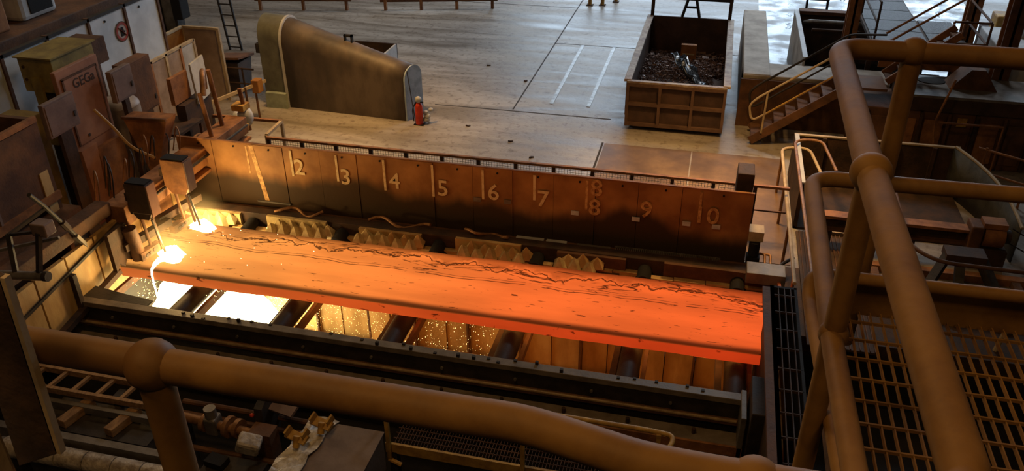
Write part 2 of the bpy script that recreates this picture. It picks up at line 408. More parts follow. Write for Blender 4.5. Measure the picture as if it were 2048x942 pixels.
# sloping chute plates on the pit floor, one per roller bay
for i in range(6):
    x0 = -10.8 + i*2.0
    G().add([(x0,10.0,-1.9),(x0+1.9,10.0,-1.9),(x0+1.9,13.15,-2.35),(x0,13.15,-2.35),(x0,10.0,-1.96),(x0+1.9,10.0,-1.96),(x0+1.9,13.15,-2.41),(x0,13.15,-2.41)],
            [(0,1,2,3),(4,7,6,5),(0,4,5,1),(1,5,6,2),(2,6,7,3),(3,7,4,0)]).build('chute_plate', GOLD, pw)

# floor details: joints, flush steel rails, plates
JOINT = mat('joint_filler', (.06,.05,.045), (.03,.026,.022), rough=.9, scale=6)
for (x0,x1,y0,y1) in ((-5.05,-5.01,20.7,45),(-5.05,2.2,26.62,26.66),(-7.2,-2.36,20.55,20.60),(-14,-5.05,31.0,31.04),(-2.38,-2.33,14.2,19.05)):
    G().box(x0,x1,y0,y1,-.02,.003).build('floor_joint', JOINT, floor)
SRAIL = mat('flush_rail', (.50,.49,.47), (.22,.20,.18), rough=.35, scale=5, metal=.5, stretch=(1,3,1))
for x in (-4.1, -3.08): G().box(x-.05, x+.05, 21.3, 26.6, -.02, .012).build('flush_rail', SRAIL, floor)
for (x0,x1,y0,y1) in ((-2.3,-.2,14.2,17.5),(-.17,1.9,14.2,17.5),(-2.3,-.2,17.53,19.0),(-.17,1.9,17.53,19.0)):
    G().box(x0,x1,y0,y1,-.02,.012).build('floor_plate', PLATE, floor)
wet = tag(G().box(1.52, 9, 22.0, 45, -.02, .008).build('floor_wet_patch', WET), 'wet shiny floor reflecting daylight beyond the concrete wall', None, None, 'structure')

# back wall of the hall with its daylight opening
bw = tag(G().box(-50,40,62,62.4,0,24).build('wall_back', RUSTD), 'far cladding wall of the hall', None, None, 'structure')
DAY = emit('daylight_glazing', (.62,.80,1.0), 6.0)
w1 = thing('window_1', 'tall daylight glazing in the far wall', None, (6,61.9,2), None, 'structure')
for i in range(11):
    x = -14 + i*3.2
    G().box(x, x+3.0, 61.85, 61.9, 5.5, 17).build('pane', DAY, w1)
    G().box(x-.2, x, 61.8, 61.9, 5.5, 17).build('mullion', DARK, w1)

# ------------------------------------------------------------------ glowing slab
def make_slab():
    prof = []   # (y, z) round the section, rounded and slightly bulged edges
    y0, y1, zb, zt, r = 11.08, 12.88, -.05, .20, .05
    for cx_, cz_, a0 in ((y1-r, zt-r, 0), (y0+r, zt-r, 90), (y0+r, zb+r, 180), (y1-r, zb+r, 270)):
        for k in range(5):
            a = math.radians(a0 + 90*k/4); prof.append((cx_+r*math.cos(a), cz_+r*math.sin(a)))
        if a0 == 0: prof += [(y1-.3*j, zt) for j in range(1,6)]
        if a0 == 90: prof += [(y0-.012, .075)]
        if a0 == 180: prof += [(y0+.3*j, zb) for j in range(1,6)]
    xs = [-10.9 + 12.25*i/90 for i in range(91)]
    rnd = random.Random(3); n = len(prof); vs = []; fs = []
    for i, x in enumerate(xs):
        for j, (y, z) in enumerate(prof):
            wob = .006*math.sin(x*2.1+j*.5) + .004*math.sin(x*5.3+y*3)
            dx = (rnd.random()-.5)*.05 if i == 90 else 0
            vs.append((x+dx, y + (.006*math.sin(x*1.7) if abs(y-11.1)<.1 else 0), z+wob))
    for i in range(90):
        for j in range(n):
            j2=(j+1)%n; fs.append((i*n+j, i*n+j2, (i+1)*n+j2, (i+1)*n+j))
    fs += [tuple(range(n)), tuple(range(90*n+n-1, 90*n-1, -1))]
    g = G(); g.add(vs, fs); return g
tag(make_slab().build('hot_steel_slab', SLAB, smooth=True), 'long glowing orange steel slab lying on the roller table', 'steel slab')

# ------------------------------------------------------------------ roller table
rt = thing('roller_table', 'dark roller table carrying the glowing slab', 'roller table', (-4.6, 11.5, -2.5))
ROLLX = (-10.6, -8.72, -6.75, -4.72, -2.75, -.72, .95)
for x in ROLLX:
    r = G(); r.cyl((x,10.15,-.235),(x,13.05,-.235),.175,20)
    ro = r.build('roller', mat('roller_steel',(.035,.022,.016),(.018,.012,.010),rough=.55,scale=4,spec=.2), rt, smooth=True)
    G().cyl((x,13.05,-.18),(x,13.42,-.18),.22,18).build('bearing_housing', BLACK, ro, smooth=True)
    G().cyl((x-.02,13.0,.02),(x-.02,13.35,.06),.13,14).build('roller_head', BLACK, ro, smooth=True)
    G().box(x-.30,x-.20,10.05,13.1,-.5,-.30).build('cross_beam', RUSTD, rt)
    G().box(x+.20,x+.27,10.05,13.1,-.45,-.30).build('cross_beam', RUST, rt)
# toothed heat shields behind the slab
tx = -10.4; i = 0
while tx < -1.7:
    near = min(abs(tx-r) for r in ROLLX)
    if near > .34:
        h = .15 + .035*math.sin(i*2.3)
        h += .05; pts = [(tx-.132,12.97,-.04),(tx+.132,12.97,-.04),(tx+.132,13.29,.10),(tx-.132,13.29,.10),(tx+.02*math.sin(i),13.12,.06+h)]
        G().add(pts, [(0,1,4),(1,2,4),(2,3,4),(3,0,4),(3,2,1,0)]).build('shield_tooth', SCALE, rt)
        q = .135; G().add([(tx+q-.13,13.15,.06),(tx+q+.13,13.15,.06),(tx+q+.13,13.295,.14),(tx+q-.13,13.295,.14),(tx+q,13.24,.30+.02*math.sin(i*3.1))], [(0,1,4),(1,2,4),(2,3,4),(3,0,4),(3,2,1,0)]).build('shield_tooth', SCALE if tx < -6 else GOLD, rt)
    tx += .27; i += 1
i = 0
for x0, x1 in ((-10.9,-9.0),(-8.4,-7.1),(-6.4,-5.1),(-4.4,-3.1),(-2.4,-1.1),(-.4,1.7)):
    G().box(x0, x1, 13.30, 13.38, -.3, .25 + .03*(i%2)).build('shield_back_plate', SCALE if i < 2 else (GOLD if i < 4 else RUST), rt)
    G().box(x0+.05, x1-.1, 12.98, 13.30, -.08, -.02).build('shield_tray', SCALE if i < 3 else RUST, rt); i += 1
# rear frame beam along the table
G().box(-10.9, 1.72, 13.38, 13.62, -.4, .27).build('rear_beam', RUSTD, rt, bevel=.01)
G().box(-10.9, 1.72, 13.62, 13.86, -.4, .16).build('rear_ledge', RUST, rt, bevel=.01)
G().box(1.05, 1.72, 13.10, 13.5, .20, .42).build('frame_end_block', GREYST, rt, bevel=.01)
G().box(-3.3, -2.75, 13.70, 13.84, .16, .19).build('cover_strip', LGREY, rt)
G().box(-2.70, -2.3, 13.70, 13.84, .16, .19).build('cover_strip', LGREY, rt)
G().box(-2.1, -1.45, 13.70, 13.82, .16, .185).build('cover_strip', GREYST, rt)
# hoses lying on the rear ledge
for (xa, xb) in ((-8.3,-7.3),(-6.3,-5.0),(-4.3,-3.4)):
    pts = [(xa + (xb-xa)*k/10, 13.58 + .10*math.sin(k*.9+xa), .30 + .05*math.sin(k*.7)) for k in range(11)]
    G().tube(pts, .03, 8).build('hose', COPPER, rt, smooth=True)
# slotted guard by the right end
gg = G()
for k in range(52): gg.box(-1.35+k*.037, -1.335+k*.037, 13.68, 13.84, .165, .20)
gg.box(-1.38,.6,13.67,13.685,.16,.205).box(-1.38,.6,13.84,13.855,.16,.205)
tag(gg.build('slotted_guard', GREYST, rt), 'ribbed metal guard strip', None, None, 'stuff')
# front beam: top flange, dark face, ledge with bar, lower strip
fb = thing('front_beam', 'long dark steel beam along the near side of the roller table', 'beam', (-4.8, 9.8, -1.2))
FBX0, FBX1 = -11.4, 1.08
BTOP = mat('beam_top_steel', (.21,.175,.14), (.12,.095,.072), rough=.45, scale=3, bump=.15)
G().box(FBX0, FBX1, 9.90, 10.06, .10, .20).build('top_flange', BTOP, fb, bevel=.008)
G().box(FBX0, FBX1, 9.93, 10.02, -.75, .10).build('web_plate', DARK, fb)
G().box(FBX0, FBX1, 9.83, 9.93, -.24, -.19).build('ledge', RUST, fb)
G().tube([(FBX0, 9.84, -.17), (FBX1-.1, 9.84, -.17)], .028, 10).build('guide_bar', mat('polished_bar', (.34,.24,.13), (.2,.13,.07), rough=.35, scale=5), fb, smooth=True)
G().box(FBX0, FBX1, 9.50, 9.80, -.41, -.35).build('lower_shelf', BTOP, fb)
G().box(FBX0, FBX1, 9.46, 9.50, -.50, -.33).build('shelf_lip', RUSTO, fb)
G().box(FBX0, FBX1, 9.60, 9.66, -1.2, -.41).build('shelf_web', BLACK, fb)
G().prism([(-11.2,10.06),(-8.95,10.06),(-8.95,10.22),(-9.5,10.28),(-10.6,10.45),(-11.2,10.45)],'z',.17,.20).build('cover_plate', DARK, fb)
rnd = random.Random(11)
for k in range(46):
    x = -8.2 + k*.205 + rnd.uniform(-.05,.05)
    if rnd.random() < .35: continue
    y = rnd.choice((9.93, 9.99, 10.03)); h = rnd.choice((.02,.03,.06))
    G().box(x-.025, x+.025, y-.02, y+.02, .20, .20+h).build('bolt', DARK, fb)
for k in range(12):
    x = -10.4 + k*.98
    G().cyl((x,9.66,-.35),(x,9.66,-.26),.03,8).build('stud', RUSTD, fb)
for k in range(9):
    x = -9.6 + k*1.2
    G().cyl((x,9.925,-.06),(x,9.895,-.06),.025,8).build('rivet', GREYST, fb)
G().box(1.0, 1.08, 9.46, 10.1, -1.2, .24).build('end_plate', GREYST, fb, bevel=.01)
# dark post closing the right end
tag(G().box(1.12, 1.40, 9.35, 10.2, -1.2, .45).build('end_post', DARK, bevel=.015), 'dark square post where the front beam ends', 'post')

# grated guard standing across the slab's right end
eg = thing('end_guard', 'dark grated guard box across the right end of the slab', 'guard', (1.5, 9.6, -.3))
G().box(1.30,1.36,7.4,11.55,-.3,1.2).build('side_plate', RUSTD, eg)
G().box(1.66,1.70,7.4,11.55,-.3,1.2).build('side_plate', BLACK, eg)
G().box(1.30,1.70,11.50,11.55,-.3,1.2).build('end_plate', BLACK, eg)
G().box(1.19,1.36,7.4,11.5,1.14,1.2).build('edge_angle', RUST, eg)
for k in range(3): G().box(1.42+k*.09,1.432+k*.09,7.4,11.5,1.15,1.2).build('grate_bar', RUSTD, eg)
for k in range(9): G().box(1.32,1.68,11.3-k*.45,11.315-k*.45,1.16,1.2).build('grate_bar', RUSTD, eg)

# ------------------------------------------------------------------ numbered shield wall
sw = thing('shield_wall', 'long rusty steel shield wall with painted metre numbers', 'shield wall', (-4.6, 14.0, 0))
seams = [-10.62] + [-9.82+.8*k for k in range(13)] + [1.05]
for a, b in zip(seams[:-1], seams[1:]):
    k = seams.index(a); dy = (.0,.012,-.008,.006)[k%4]
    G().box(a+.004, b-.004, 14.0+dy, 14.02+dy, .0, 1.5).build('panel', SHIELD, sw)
    for zz in (1.42,): G().cyl(((a+b)/2+.1,14.0+dy,zz),((a+b)/2+.1,13.985+dy,zz),.02,8).build('bolt', BLACK, sw)
G().box(-10.6,1.03,14.035,14.05,.0,1.49).build('backing', BLACK, sw)
G().box(-10.62,1.05,14.0,14.055,1.5,1.525).build('top_edge', RUSTO, sw)
MARKS = {2:(-8.04,.89),3:(-7.05,.88),4:(-6.04,.79),5:(-5.03,.77),6:(-4.01,.83),7:(-2.99,.93),8:(-1.98,.85),9:(-1.0,.99),10:(.12,.88)}
FADE = mat('faded_marking_paint', (.70,.44,.19), (.40,.21,.08), rough=.7, scale=10, lo=.4, hi=.6)
for n, (x, zb) in MARKS.items():
    if n not in (9,): G().box(x-.024, x+.024, 13.984, 13.9905, zb, 1.46).build('metre_line', PAINTW if n < 8 else FADE, sw)
G().add([(-8.96,13.985,1.48),(-8.86,13.985,1.48),(-8.68,13.985,.25),(-8.78,13.985,.25),(-8.96,13.99,1.48),(-8.86,13.99,1.48),(-8.68,13.99,.25),(-8.78,13.99,.25)],
        [(0,1,2,3),(7,6,5,4),(0,4,5,1),(1,5,6,2),(2,6,7,3),(3,7,4,0)]).build('metre_line', FADE, sw)
G().box(-9.04,-9.0,13.984,13.9905,.85,1.46).build('metre_line', FADE, sw)
for n, x, z, m_ in (('2',-7.88,1.09,0),('3',-6.88,.98,0),('4',-5.83,1.01,0),('5',-4.83,.96,0),('6',-3.80,.99,0),('7',-2.82,.96,0),('8',-1.80,1.31,1),('8',-1.82,.90,1),('9',-.85,.97,1),('10',.25,.98,1)):
    me = text_mesh(n, .48); me.materials.clear(); me.materials.append(FADE if m_ else PAINTW)
    o = D.objects.new('painted_number', me); COL.objects.link(o); o.parent = sw
    o.location = Vector((x,13.982,z)) - sw.location; o.rotation_euler = (math.radians(90),0,0); o['label'] = 'painted number ' + n
for k, (x, z) in enumerate(((-4.13,.81),(-3.52,.83),(-2.19,.75),(-1.03,.76),(-.09,.78),(.45,.78))):
    G().box(x-.075,x+.075,13.975,13.985,z-.045,z+.045).build('tag_plate', TAGW if k > 1 else GREYST, sw)
G().box(-8.95,-8.2,13.96,13.985,.20,.235).build('ledge_strip', GREYST, sw)

# fence behind it
mf = thing('mesh_fence', 'low railing with wire mesh right behind the numbered wall', 'fence', (-4, 15.1, 0))
fx = [-9.15 + .79*k for k in range(14)]
for x in fx: G().box(x-.035,x+.035,15.08,15.13,0,1.13).build('post', RUSTD, mf)
G().box(-9.2,1.75,15.07,15.14,1.13,1.18).build('top_rail', RUSTO, mf)
G().box(-9.2,1.75,15.09,15.12,.62,.65).build('middle_rail', RUST, mf)
WIRE = mat('wire', (.30,.24,.17), (.18,.13,.09), rough=.5, scale=9)
for a, b in zip(fx[:-1], fx[1:]):
    gm = G()
    for k in range(13): xx=a+.05+k*.0575; gm.box(xx-.003,xx+.003,15.100,15.106,.66,1.12)
    for k in range(9): zz=.68+k*.052; gm.box(a+.03,b-.03,15.100,15.106,zz-.003,zz+.003)
    gm.build('wire_mesh', WIRE, mf)
tag(G().box(.72,1.02,14.25,14.75,.0,1.78).build('wall_end_post', RUSTD, bevel=.02), 'stubby rusty block at the right end of the numbered wall', 'post')
yf = thing('guard_stand', 'small yellow tubular frame at the left end of the fence', 'frame', (-9.9,15.6,0))
for p in ((-10.5,16.05),(-9.35,16.1),(-9.3,15.3)):
    G().bar((p[0],p[1],0),(p[0],p[1],1.12),.06,.06).build('leg', CREAM, yf)
G().bar((-11.2,16.05,1.12),(-9.32,16.1,1.12),.07,.06).build('rail', RUSTO, yf)
G().bar((-9.35,16.1,1.12),(-9.3,15.3,1.12),.07,.06).build('rail', CREAM, yf)

# clutter past the wall's right end
pc = thing('pipe_cluster', 'small pipes and valve block beside the right end of the numbered wall', 'pipework', (1.3,13.9,0))
G().box(1.05,1.32,14.0,14.3,.55,.75).build('bracket', CREAM, pc)
G().cyl((1.18,14.0,.28),(1.18,14.0,.55),.10,14).build('valve', BLACK, pc, smooth=True)
G().box(1.06,1.30,13.9,14.1,.14,.26).build('valve_block', BLACK, pc)
for k, x in enumerate((1.40,1.50)):
    G().tube(fil([(1.2,14.1,.25),(x,14.1,.25),(x,13.6,.1)],.06), .025, 8).build('pipe', COPPER, pc, smooth=True)
G().tube(fil([(1.6,13.55,.2),(1.66,13.7,.3),(1.9,14.0,.3)],.1), .03, 8).build('hose', RUBBER, pc, smooth=True)
G().box(1.10,1.32,13.65,13.9,-.1,.14).build('tray', CREAM, pc)
# ------------------------------------------------------------------ torch cutting machine
tm = thing('torch_cutting_machine', 'torch cutting machine on a beam reaching across the slab', 'cutting machine', (-10.2, 12, 0))
G().box(-10.45,-9.98,11.3,15.7,.95,1.33).build('main_beam', RUSTO, tm, bevel=.012)
G().box(-10.2,-9.93,12.9,15.7,.80,.86).build('lower_rail', RUSTO, tm)
G().tube([(-9.93,11.4,1.18),(-9.93,15.6,1.18)],.03,8).build('guide_rod', DARK, tm, smooth=True)
G().box(-10.55,-10.25,8.2,11.3,1.18,1.42).build('rear_beam', RUST, tm, bevel=.012)
for k in range(4):
    y = 8.5+k*.72
    G().box(-10.3,-10.22,y,y+.68,-.15,1.05).build('side_shield', GOLD, tm)
G().bar((-10.2,8.3,.55),(-10.2,11.6,1.02),.04,.05).build('brace', DARK, tm)
G().bar((-10.15,9.9,-.3),(-10.15,9.9,.75),.09,.09).build('strut', RUSTD, tm)
G().bar((-10.1,8.9,-.1),(-10.1,10.9,.22),.12,.10).build('lower_runner', RUSTD, tm)
for k in range(5):
    y = 10.9+k*.52
    G().box(-10.32,-10.25,y,y+.49,.30,1.0).build('heat_shield', GOLD if k!=3 else RUSTO, tm)
# jagged dark apron hanging over the slab's left end
G().prism([(10.75,1.05),(11.25,1.05),(11.25,.42),(11.18,.30),(11.08,.40),(10.98,.28),(10.88,.40),(10.75,.28)],'x',-10.08,-10.0).build('apron', RUSTD, tm)
G().tube(fil([(-9.93,11.22,.95),(-9.9,11.27,.30)],.05),.13,14).build('drum', RUST, tm, smooth=True)
for y0, m_, x0_, x1_ in ((12.45, RUSTO, -9.93, -9.43), (11.40, RUSTD, -9.96, -9.52)):
    tc = G().box(x0_,x1_,y0,y0+.26,1.18,1.76).build('torch_carriage', m_, tm, bevel=.012)
    G().prism([(x0_+.02,1.18),(x1_-.02,1.18),(x1_-.10,1.05),(x0_+.12,1.05)],'y',y0+.02,y0+.24).build('carriage_skirt', m_, tc)
    G().box(x1_,x1_+.02,y0+.01,y0+.25,1.12,1.74).build('side_door', MAUVE if m_ is RUSTO else ORANGEB, tc)
    G().box(x0_+.02,x1_-.02,y0+.02,y0+.24,1.76,1.79).build('top_cover', BLACK, tc)
    for dx in (.10,.34):
        G().cyl((x0_+dx,y0+.12,1.08),(x0_+dx+.08,y0+.10,.42),.030,10).build('lance', RUST, tc, smooth=True)
    G().cyl((x1_-.06,y0+.05,1.05),(x1_+.0,y0+.12,.34),.022,8).build('torch_pipe', DARK, tc, smooth=True)
    G().bar((-10.0,y0-.35,.62),(-9.78,y0+.75,.62),.14,.14).build('probe_bar', RUSTD, tc)
    G().obox((-9.78,y0+.02,.38),(.14,.50,.16),(0,0,-10)).build('torch_head', RUST, tc)
    for k in range(4): G().cyl((-9.70,y0-.16+k*.11,.40),(-9.685,y0-.16+k*.11,.40),.035,8).build('nozzle', RUSTD, tc)
    G().bar((-10.05,y0+.13,1.45),(x0_,y0+.13,1.45),.12,.16).build('arm', RUSTD, tc)
# uprights, hoses and blower over the beam
for (x,y,z0,z1,m_) in ((-10.25,15.15,1.3,2.6,RUSTO),(-10.15,14.55,1.3,2.3,RUSTO),(-10.1,15.95,.9,1.9,RUSTO)):
    G().cyl((x,y,z0),(x-.06,y-.04,z1),.05,10).build('upright_pipe', m_, tm, smooth=True)
G().tube(fil([(-10.15,14.55,2.25),(-10.25,14.8,2.65),(-10.5,15.2,2.55),(-10.6,15.3,2.1)],.2),.06,10).build('flex_duct', COPPER, tm, smooth=True)
G().box(-10.35,-10.05,15.75,16.05,1.42,1.55).build('clamp', YEL, tm)
G().ball((-10.15,15.95,1.22),.2,14,8,(.9,.9,1.2)).build('wrapped_head', LGREY, tm, smooth=True)
G().box(-10.3,-10.0,15.5,15.8,.98,1.14).build('motor', YEL, tm, bevel=.02)
G().cyl((-9.95,14.7,1.1),(-9.9,14.6,.55),.035,8).build('sensor_rod', COPPER, tm, smooth=True)
G().obox((-9.9,14.58,.5),(.12,.12,.12),(20,30,10)).build('sensor_head', LGREY, tm)
rnd = random.Random(5)
for k in range(10):
    y = 11.3+k*.27; x = -10.5+rnd.uniform(-.15,.15)
    pts = fil([(x,y,1.35),(x+.05,y+.05,1.62+rnd.random()*.25),(x-.15,y+.25,1.75+rnd.random()*.25),(x-.5,y+.45,1.1)],.4,5)
    G().tube(pts,.013,6).build('hose', RUBBER if k%3 else COPPER, tm, smooth=True)
# tubular jib holding a sampling lance at the left
jb = thing('jib_frame', 'dark tubular jib frame with a thin lance pointing at the slab corner', 'frame', (-10.6,9.5,0))
G().tube([(-11.3,8.84,1.30),(-9.62,8.90,1.43)],.07,12).build('main_tube', GREYST, jb, smooth=True)
G().cyl((-9.66,8.90,1.428),(-9.58,8.903,1.433),.08,12).build('end_cap', DARK, jb, smooth=True)
G().bar((-9.74,8.90,1.43),(-9.70,9.10,2.08),.07,.07).build('arm', DARK, jb)
G().bar((-10.16,8.88,1.40),(-10.24,9.06,2.00),.07,.07).build('arm', DARK, jb)
G().bar((-10.5,9.0,1.72),(-9.5,9.25,1.95),.045,.045).build('cross_bar', GREYST, jb)
G().bar((-10.3,9.08,1.98),(-9.72,9.12,2.10),.045,.045).build('cross_bar', DARK, jb)
G().box(-9.82,-9.55,9.08,9.3,2.02,2.24).build('counterweight', MAUVE, jb, bevel=.02)
G().box(-11.0,-10.86,8.78,8.92,-1.2,1.30).build('stand', DARK, jb)
G().tube([(-9.98,9.42,2.55),(-10.05,9.68,2.22),(-10.36,10.84,.47)],.035,8).build('lance', DARK, jb, smooth=True)
G().cyl((-10.14,10.02,1.72),(-10.18,10.15,1.52),.06,8).build('lance_joint', RUSTD, jb)
G().bar((-10.20,10.27,1.30),(-10.30,10.62,.78),.08,.07).build('lance_sleeve', GREYST, jb)
G().bar((-10.24,9.06,2.0),(-10.06,9.72,2.15),.05,.05).build('lance_arm', DARK, jb)
G().tube([(-10.36,10.84,.47),(-10.38,10.92,.38),(-10.34,10.96,.40)],.045,8).build('lance_tip', GOLD, jb, smooth=True)

# molten cut: flames on the slab, streams and sparks below
def flame(name, cx_, cy_, lx, ly, label):
    g = G(); rnd = random.Random(name+label)
    vs=[]; n=36
    for k in range(n):
        a=2*math.pi*k/n; rr=1+.22*math.sin(2*a+cx_)+.12*math.sin(5*a+cy_)+rnd.uniform(-.08,.08)
        vs.append((cx_+lx*rr*math.cos(a), cy_+ly*rr*math.sin(a), .215))
    top=[((v[0]-cx_)*.55+cx_+.03, (v[1]-cy_)*.55+cy_+.03, .30+rnd.uniform(0,.04)) for v in vs]
    g.add(vs+top+[(cx_+.05,cy_+.03,.36)], [(k,(k+1)%n,n+(k+1)%n,n+k) for k in range(n)]+[(n+k,n+(k+1)%n,2*n) for k in range(n)])
    o=g.build(name, FLAME, smooth=True); return tag(o,label,'flame')
flame('cutting_flame', -9.50, 12.70, .30, .17, 'white hot cutting flame at the far edge of the slab')
flame('cutting_flame', -9.48, 11.60, .28, .26, 'white hot cutting flame near the front edge of the slab')
def add_halo(cx_,cy_,cz_,r,strength,label):  # soft light halo round a flame, emitted by an added volume
    m=D.materials.new('halo_emission'); m.use_nodes=True; nt=m.node_tree; N=nt.nodes; L=nt.links; N.remove(N['Principled BSDF'])
    tc=N.new('ShaderNodeTexCoord'); ln=N.new('ShaderNodeVectorMath'); ln.operation='LENGTH'; L.new(tc.outputs['Object'],ln.inputs[0])
    mr=N.new('ShaderNodeMapRange'); mr.interpolation_type='SMOOTHERSTEP'; mr.inputs[1].default_value=r; mr.inputs[2].default_value=0; mr.inputs[3].default_value=0; mr.inputs[4].default_value=strength; L.new(ln.outputs['Value'],mr.inputs[0])
    pw_=N.new('ShaderNodeMath'); pw_.operation='POWER'; pw_.inputs[1].default_value=2.0; L.new(mr.outputs[0],pw_.inputs[0])
    em=N.new('ShaderNodeEmission'); em.inputs[0].default_value=(1,.55,.14,1); L.new(pw_.outputs[0],em.inputs[1]); L.new(em.outputs[0],N['Material Output'].inputs['Volume'])
    p=thing('flame_halo',label,'halo',(cx_,cy_,cz_)); 
    g=G(); g.ball((cx_,cy_,cz_),r,20,12); o=g.build('halo_volume',m,p,smooth=True); return p
add_halo(-9.45,12.7,.45,.75,1.15,'glowing orange fume around the far cutting flame')
add_halo(-9.45,11.6,.45,.80,1.15,'glowing orange fume around the nearer cutting flame')
point('torch_glow', (-9.4,12.72,.62), 75, (1.0,.62,.22), .12)
point('torch_glow', (-9.4,11.5,.62), 80, (1.0,.62,.22), .12)
tag(G().tube([(-9.58,11.40,.235),(-9.57,11.22,.235),(-9.56,11.10,.19),(-9.55,11.055,.10),(-9.55,11.05,-.10),(-9.54,11.05,-.6),(-9.52,11.05,-1.9)],.03,8,True,[.05,.035,.024,.017,.014,.02,.04]).build('molten_stream', FLAME, smooth=True),
    'thin bright stream of molten steel running off the slab edge', 'molten stream')
def mound(x0,x1,y0,y1,zb,zt,seed):
    rnd=random.Random(seed); n=26; g=G(); rings=[]
    for q in range(7):
        t=q/6; rr=1-t**2.2*.62; ring=[]
        for k in range(n):
            a=2*math.pi*k/n; c,s_=math.cos(a),math.sin(a); m_=rr*(1+.10*math.sin(3*a+seed)+rnd.uniform(-.06,.06))
            ring.append((x0+(x1-x0)*(.5+.5*c*m_), y0+(y1-y0)*(.5+.5*s_*m_), zb+(zt-zb)*t+rnd.uniform(-.03,.03)))
        rings+=ring
    fs=[(q*n+k,q*n+(k+1)%n,(q+1)*n+(k+1)%n,(q+1)*n+k) for q in range(6) for k in range(n)]+[tuple(range(6*n,7*n))]
    return g.add(rings,fs)
tag(mound(-10.85,-7.75,11.0,13.05,-2.45,-.42,1).build('molten_slag', MOLTEN, smooth=True),'white hot heap of molten slag in the pit under the torches','molten slag')
point('slag_glow', (-8.9,10.9,-.7), 150, (1.0,.60,.20), .2)
g=G(); rnd=random.Random(21)
def spark(g,p,s,d):
    p=Vector(p); g.add([p+Vector((s,0,0)),p+Vector((-s*.5,s*.87,0)),p+Vector((-s*.5,-s*.87,0)),p+Vector(d)],[(0,1,2),(0,3,1),(1,3,2),(2,3,0)])
for k in range(5000):
    a=rnd.gauss(0,1.0); x=-9.0+a*.62; y=rnd.uniform(11.1,13.05); z=-.15-1.6*rnd.random()
    if x<-10.8: continue
    s_=rnd.uniform(.003,.008); spark(g,(x,y,z),s_,(a*s_*2,rnd.uniform(-1,1)*s_,-s_*rnd.uniform(2,6)))
for k in range(2200):
    x=-8.2+rnd.random()**2.0*5.0; y=rnd.uniform(11.6,13.05); z=-.2-1.7*rnd.random()
    s_=rnd.uniform(.0018,.0042); spark(g,(x,y,z),s_,(s_,0,-s_*3))
for k in range(26):
    x=-9.4+rnd.random()**2*2.6; y=rnd.uniform(11.0,12.8); z=.22+rnd.random()*.3; g.ball((x,y,z),rnd.uniform(.004,.009),5,4)
tag(g.build('spark_shower', SPARK),'shower of yellow sparks falling under the torches','sparks',None,'stuff')
# ------------------------------------------------------------------ things on the hall floor
# tapered arched hood
def arch(x, y0, y1, h, n=12, foot=0.0):
    r = (y1-y0)/2; c = (y0+y1)/2
    return [V(x,y0,foot)] + [V(x, c - r*math.cos(math.pi*k/n), h - r + r*math.sin(math.pi*k/n)) for k in range(n+1)] + [V(x,y1,foot)]
hd = thing('arched_hood', 'big tapering arched steel hood standing on the hall floor', 'hood', (-9.6,20,0))
a0 = arch(-10.98,19.5,20.6,2.30,16); a1 = [p + V(.36*(p.y-19.28),0,0) for p in arch(-7.58,19.28,19.92,1.42,16)]
g = G(); NS = 10
for k in range(NS): g.loft([p.lerp(q,k/NS) for p,q in zip(a0,a1)],[p.lerp(q,(k+1)/NS) for p,q in zip(a0,a1)],False)
import bmesh as _bm
sh = g.build('tapered_shell', HOOD, hd, smooth=True)
_b = _bm.new(); _b.from_mesh(sh.data); _bm.ops.remove_doubles(_b, verts=_b.verts, dist=.001); _b.to_mesh(sh.data); _b.free()
sm = sh.modifiers.new('thick','SOLIDIFY'); sm.thickness = .02
G().loft([p+V(.012,0,0) for p in a1],[p+V(.05,0,0) for p in a1]).build('end_cap', CAPDAY, hd)
G().loft(arch(-11.04,19.46,20.66,2.36,16),arch(-10.98,19.46,20.66,2.36,16)).build('flange', LGREY, hd)
G().loft(arch(-11.72,19.62,20.62,2.36,16),arch(-11.04,19.5,20.6,2.34,16)).build('straight_section', HOODG, hd, smooth=True)
G().box(-11.6,-11.0,19.36,19.5,0,.42).build('foot_plate', PGREEN, hd)
lug = G(); lug.box(-9.33,-9.29,19.78,19.88,1.82,2.03).box(-9.14,-9.10,19.78,19.88,1.80,2.03).box(-9.33,-9.10,19.78,19.88,1.98,2.03)
lug.build('lifting_lug', BLACK, hd)
G().bar((-7.46,19.3,1.36),(-7.28,19.2,.05),.02,.02).build('chain_rod', DARK, hd)
G().obox((-11.78,19.75,1.55),(.1,.25,.25)).build('latch', DARK, hd)
# open bin behind the hood
ob = thing('open_bin', 'small rusty open bin half hidden behind the arched hood', 'bin', (-9.9,22,0))
G().box(-10.8,-9.0,21.4,21.45,0,.95).build('side', RUSTD, ob); G().box(-10.8,-9.0,22.6,22.65,0,.95).build('side', RUSTD, ob)
G().box(-9.05,-9.0,21.45,22.6,0,.95).build('side', LGREY, ob); G().box(-10.8,-10.75,21.45,22.6,0,.95).build('side', RUSTD, ob)
G().box(-10.8,-9.0,21.4,22.65,0,.05).build('base', RUSTD, ob)
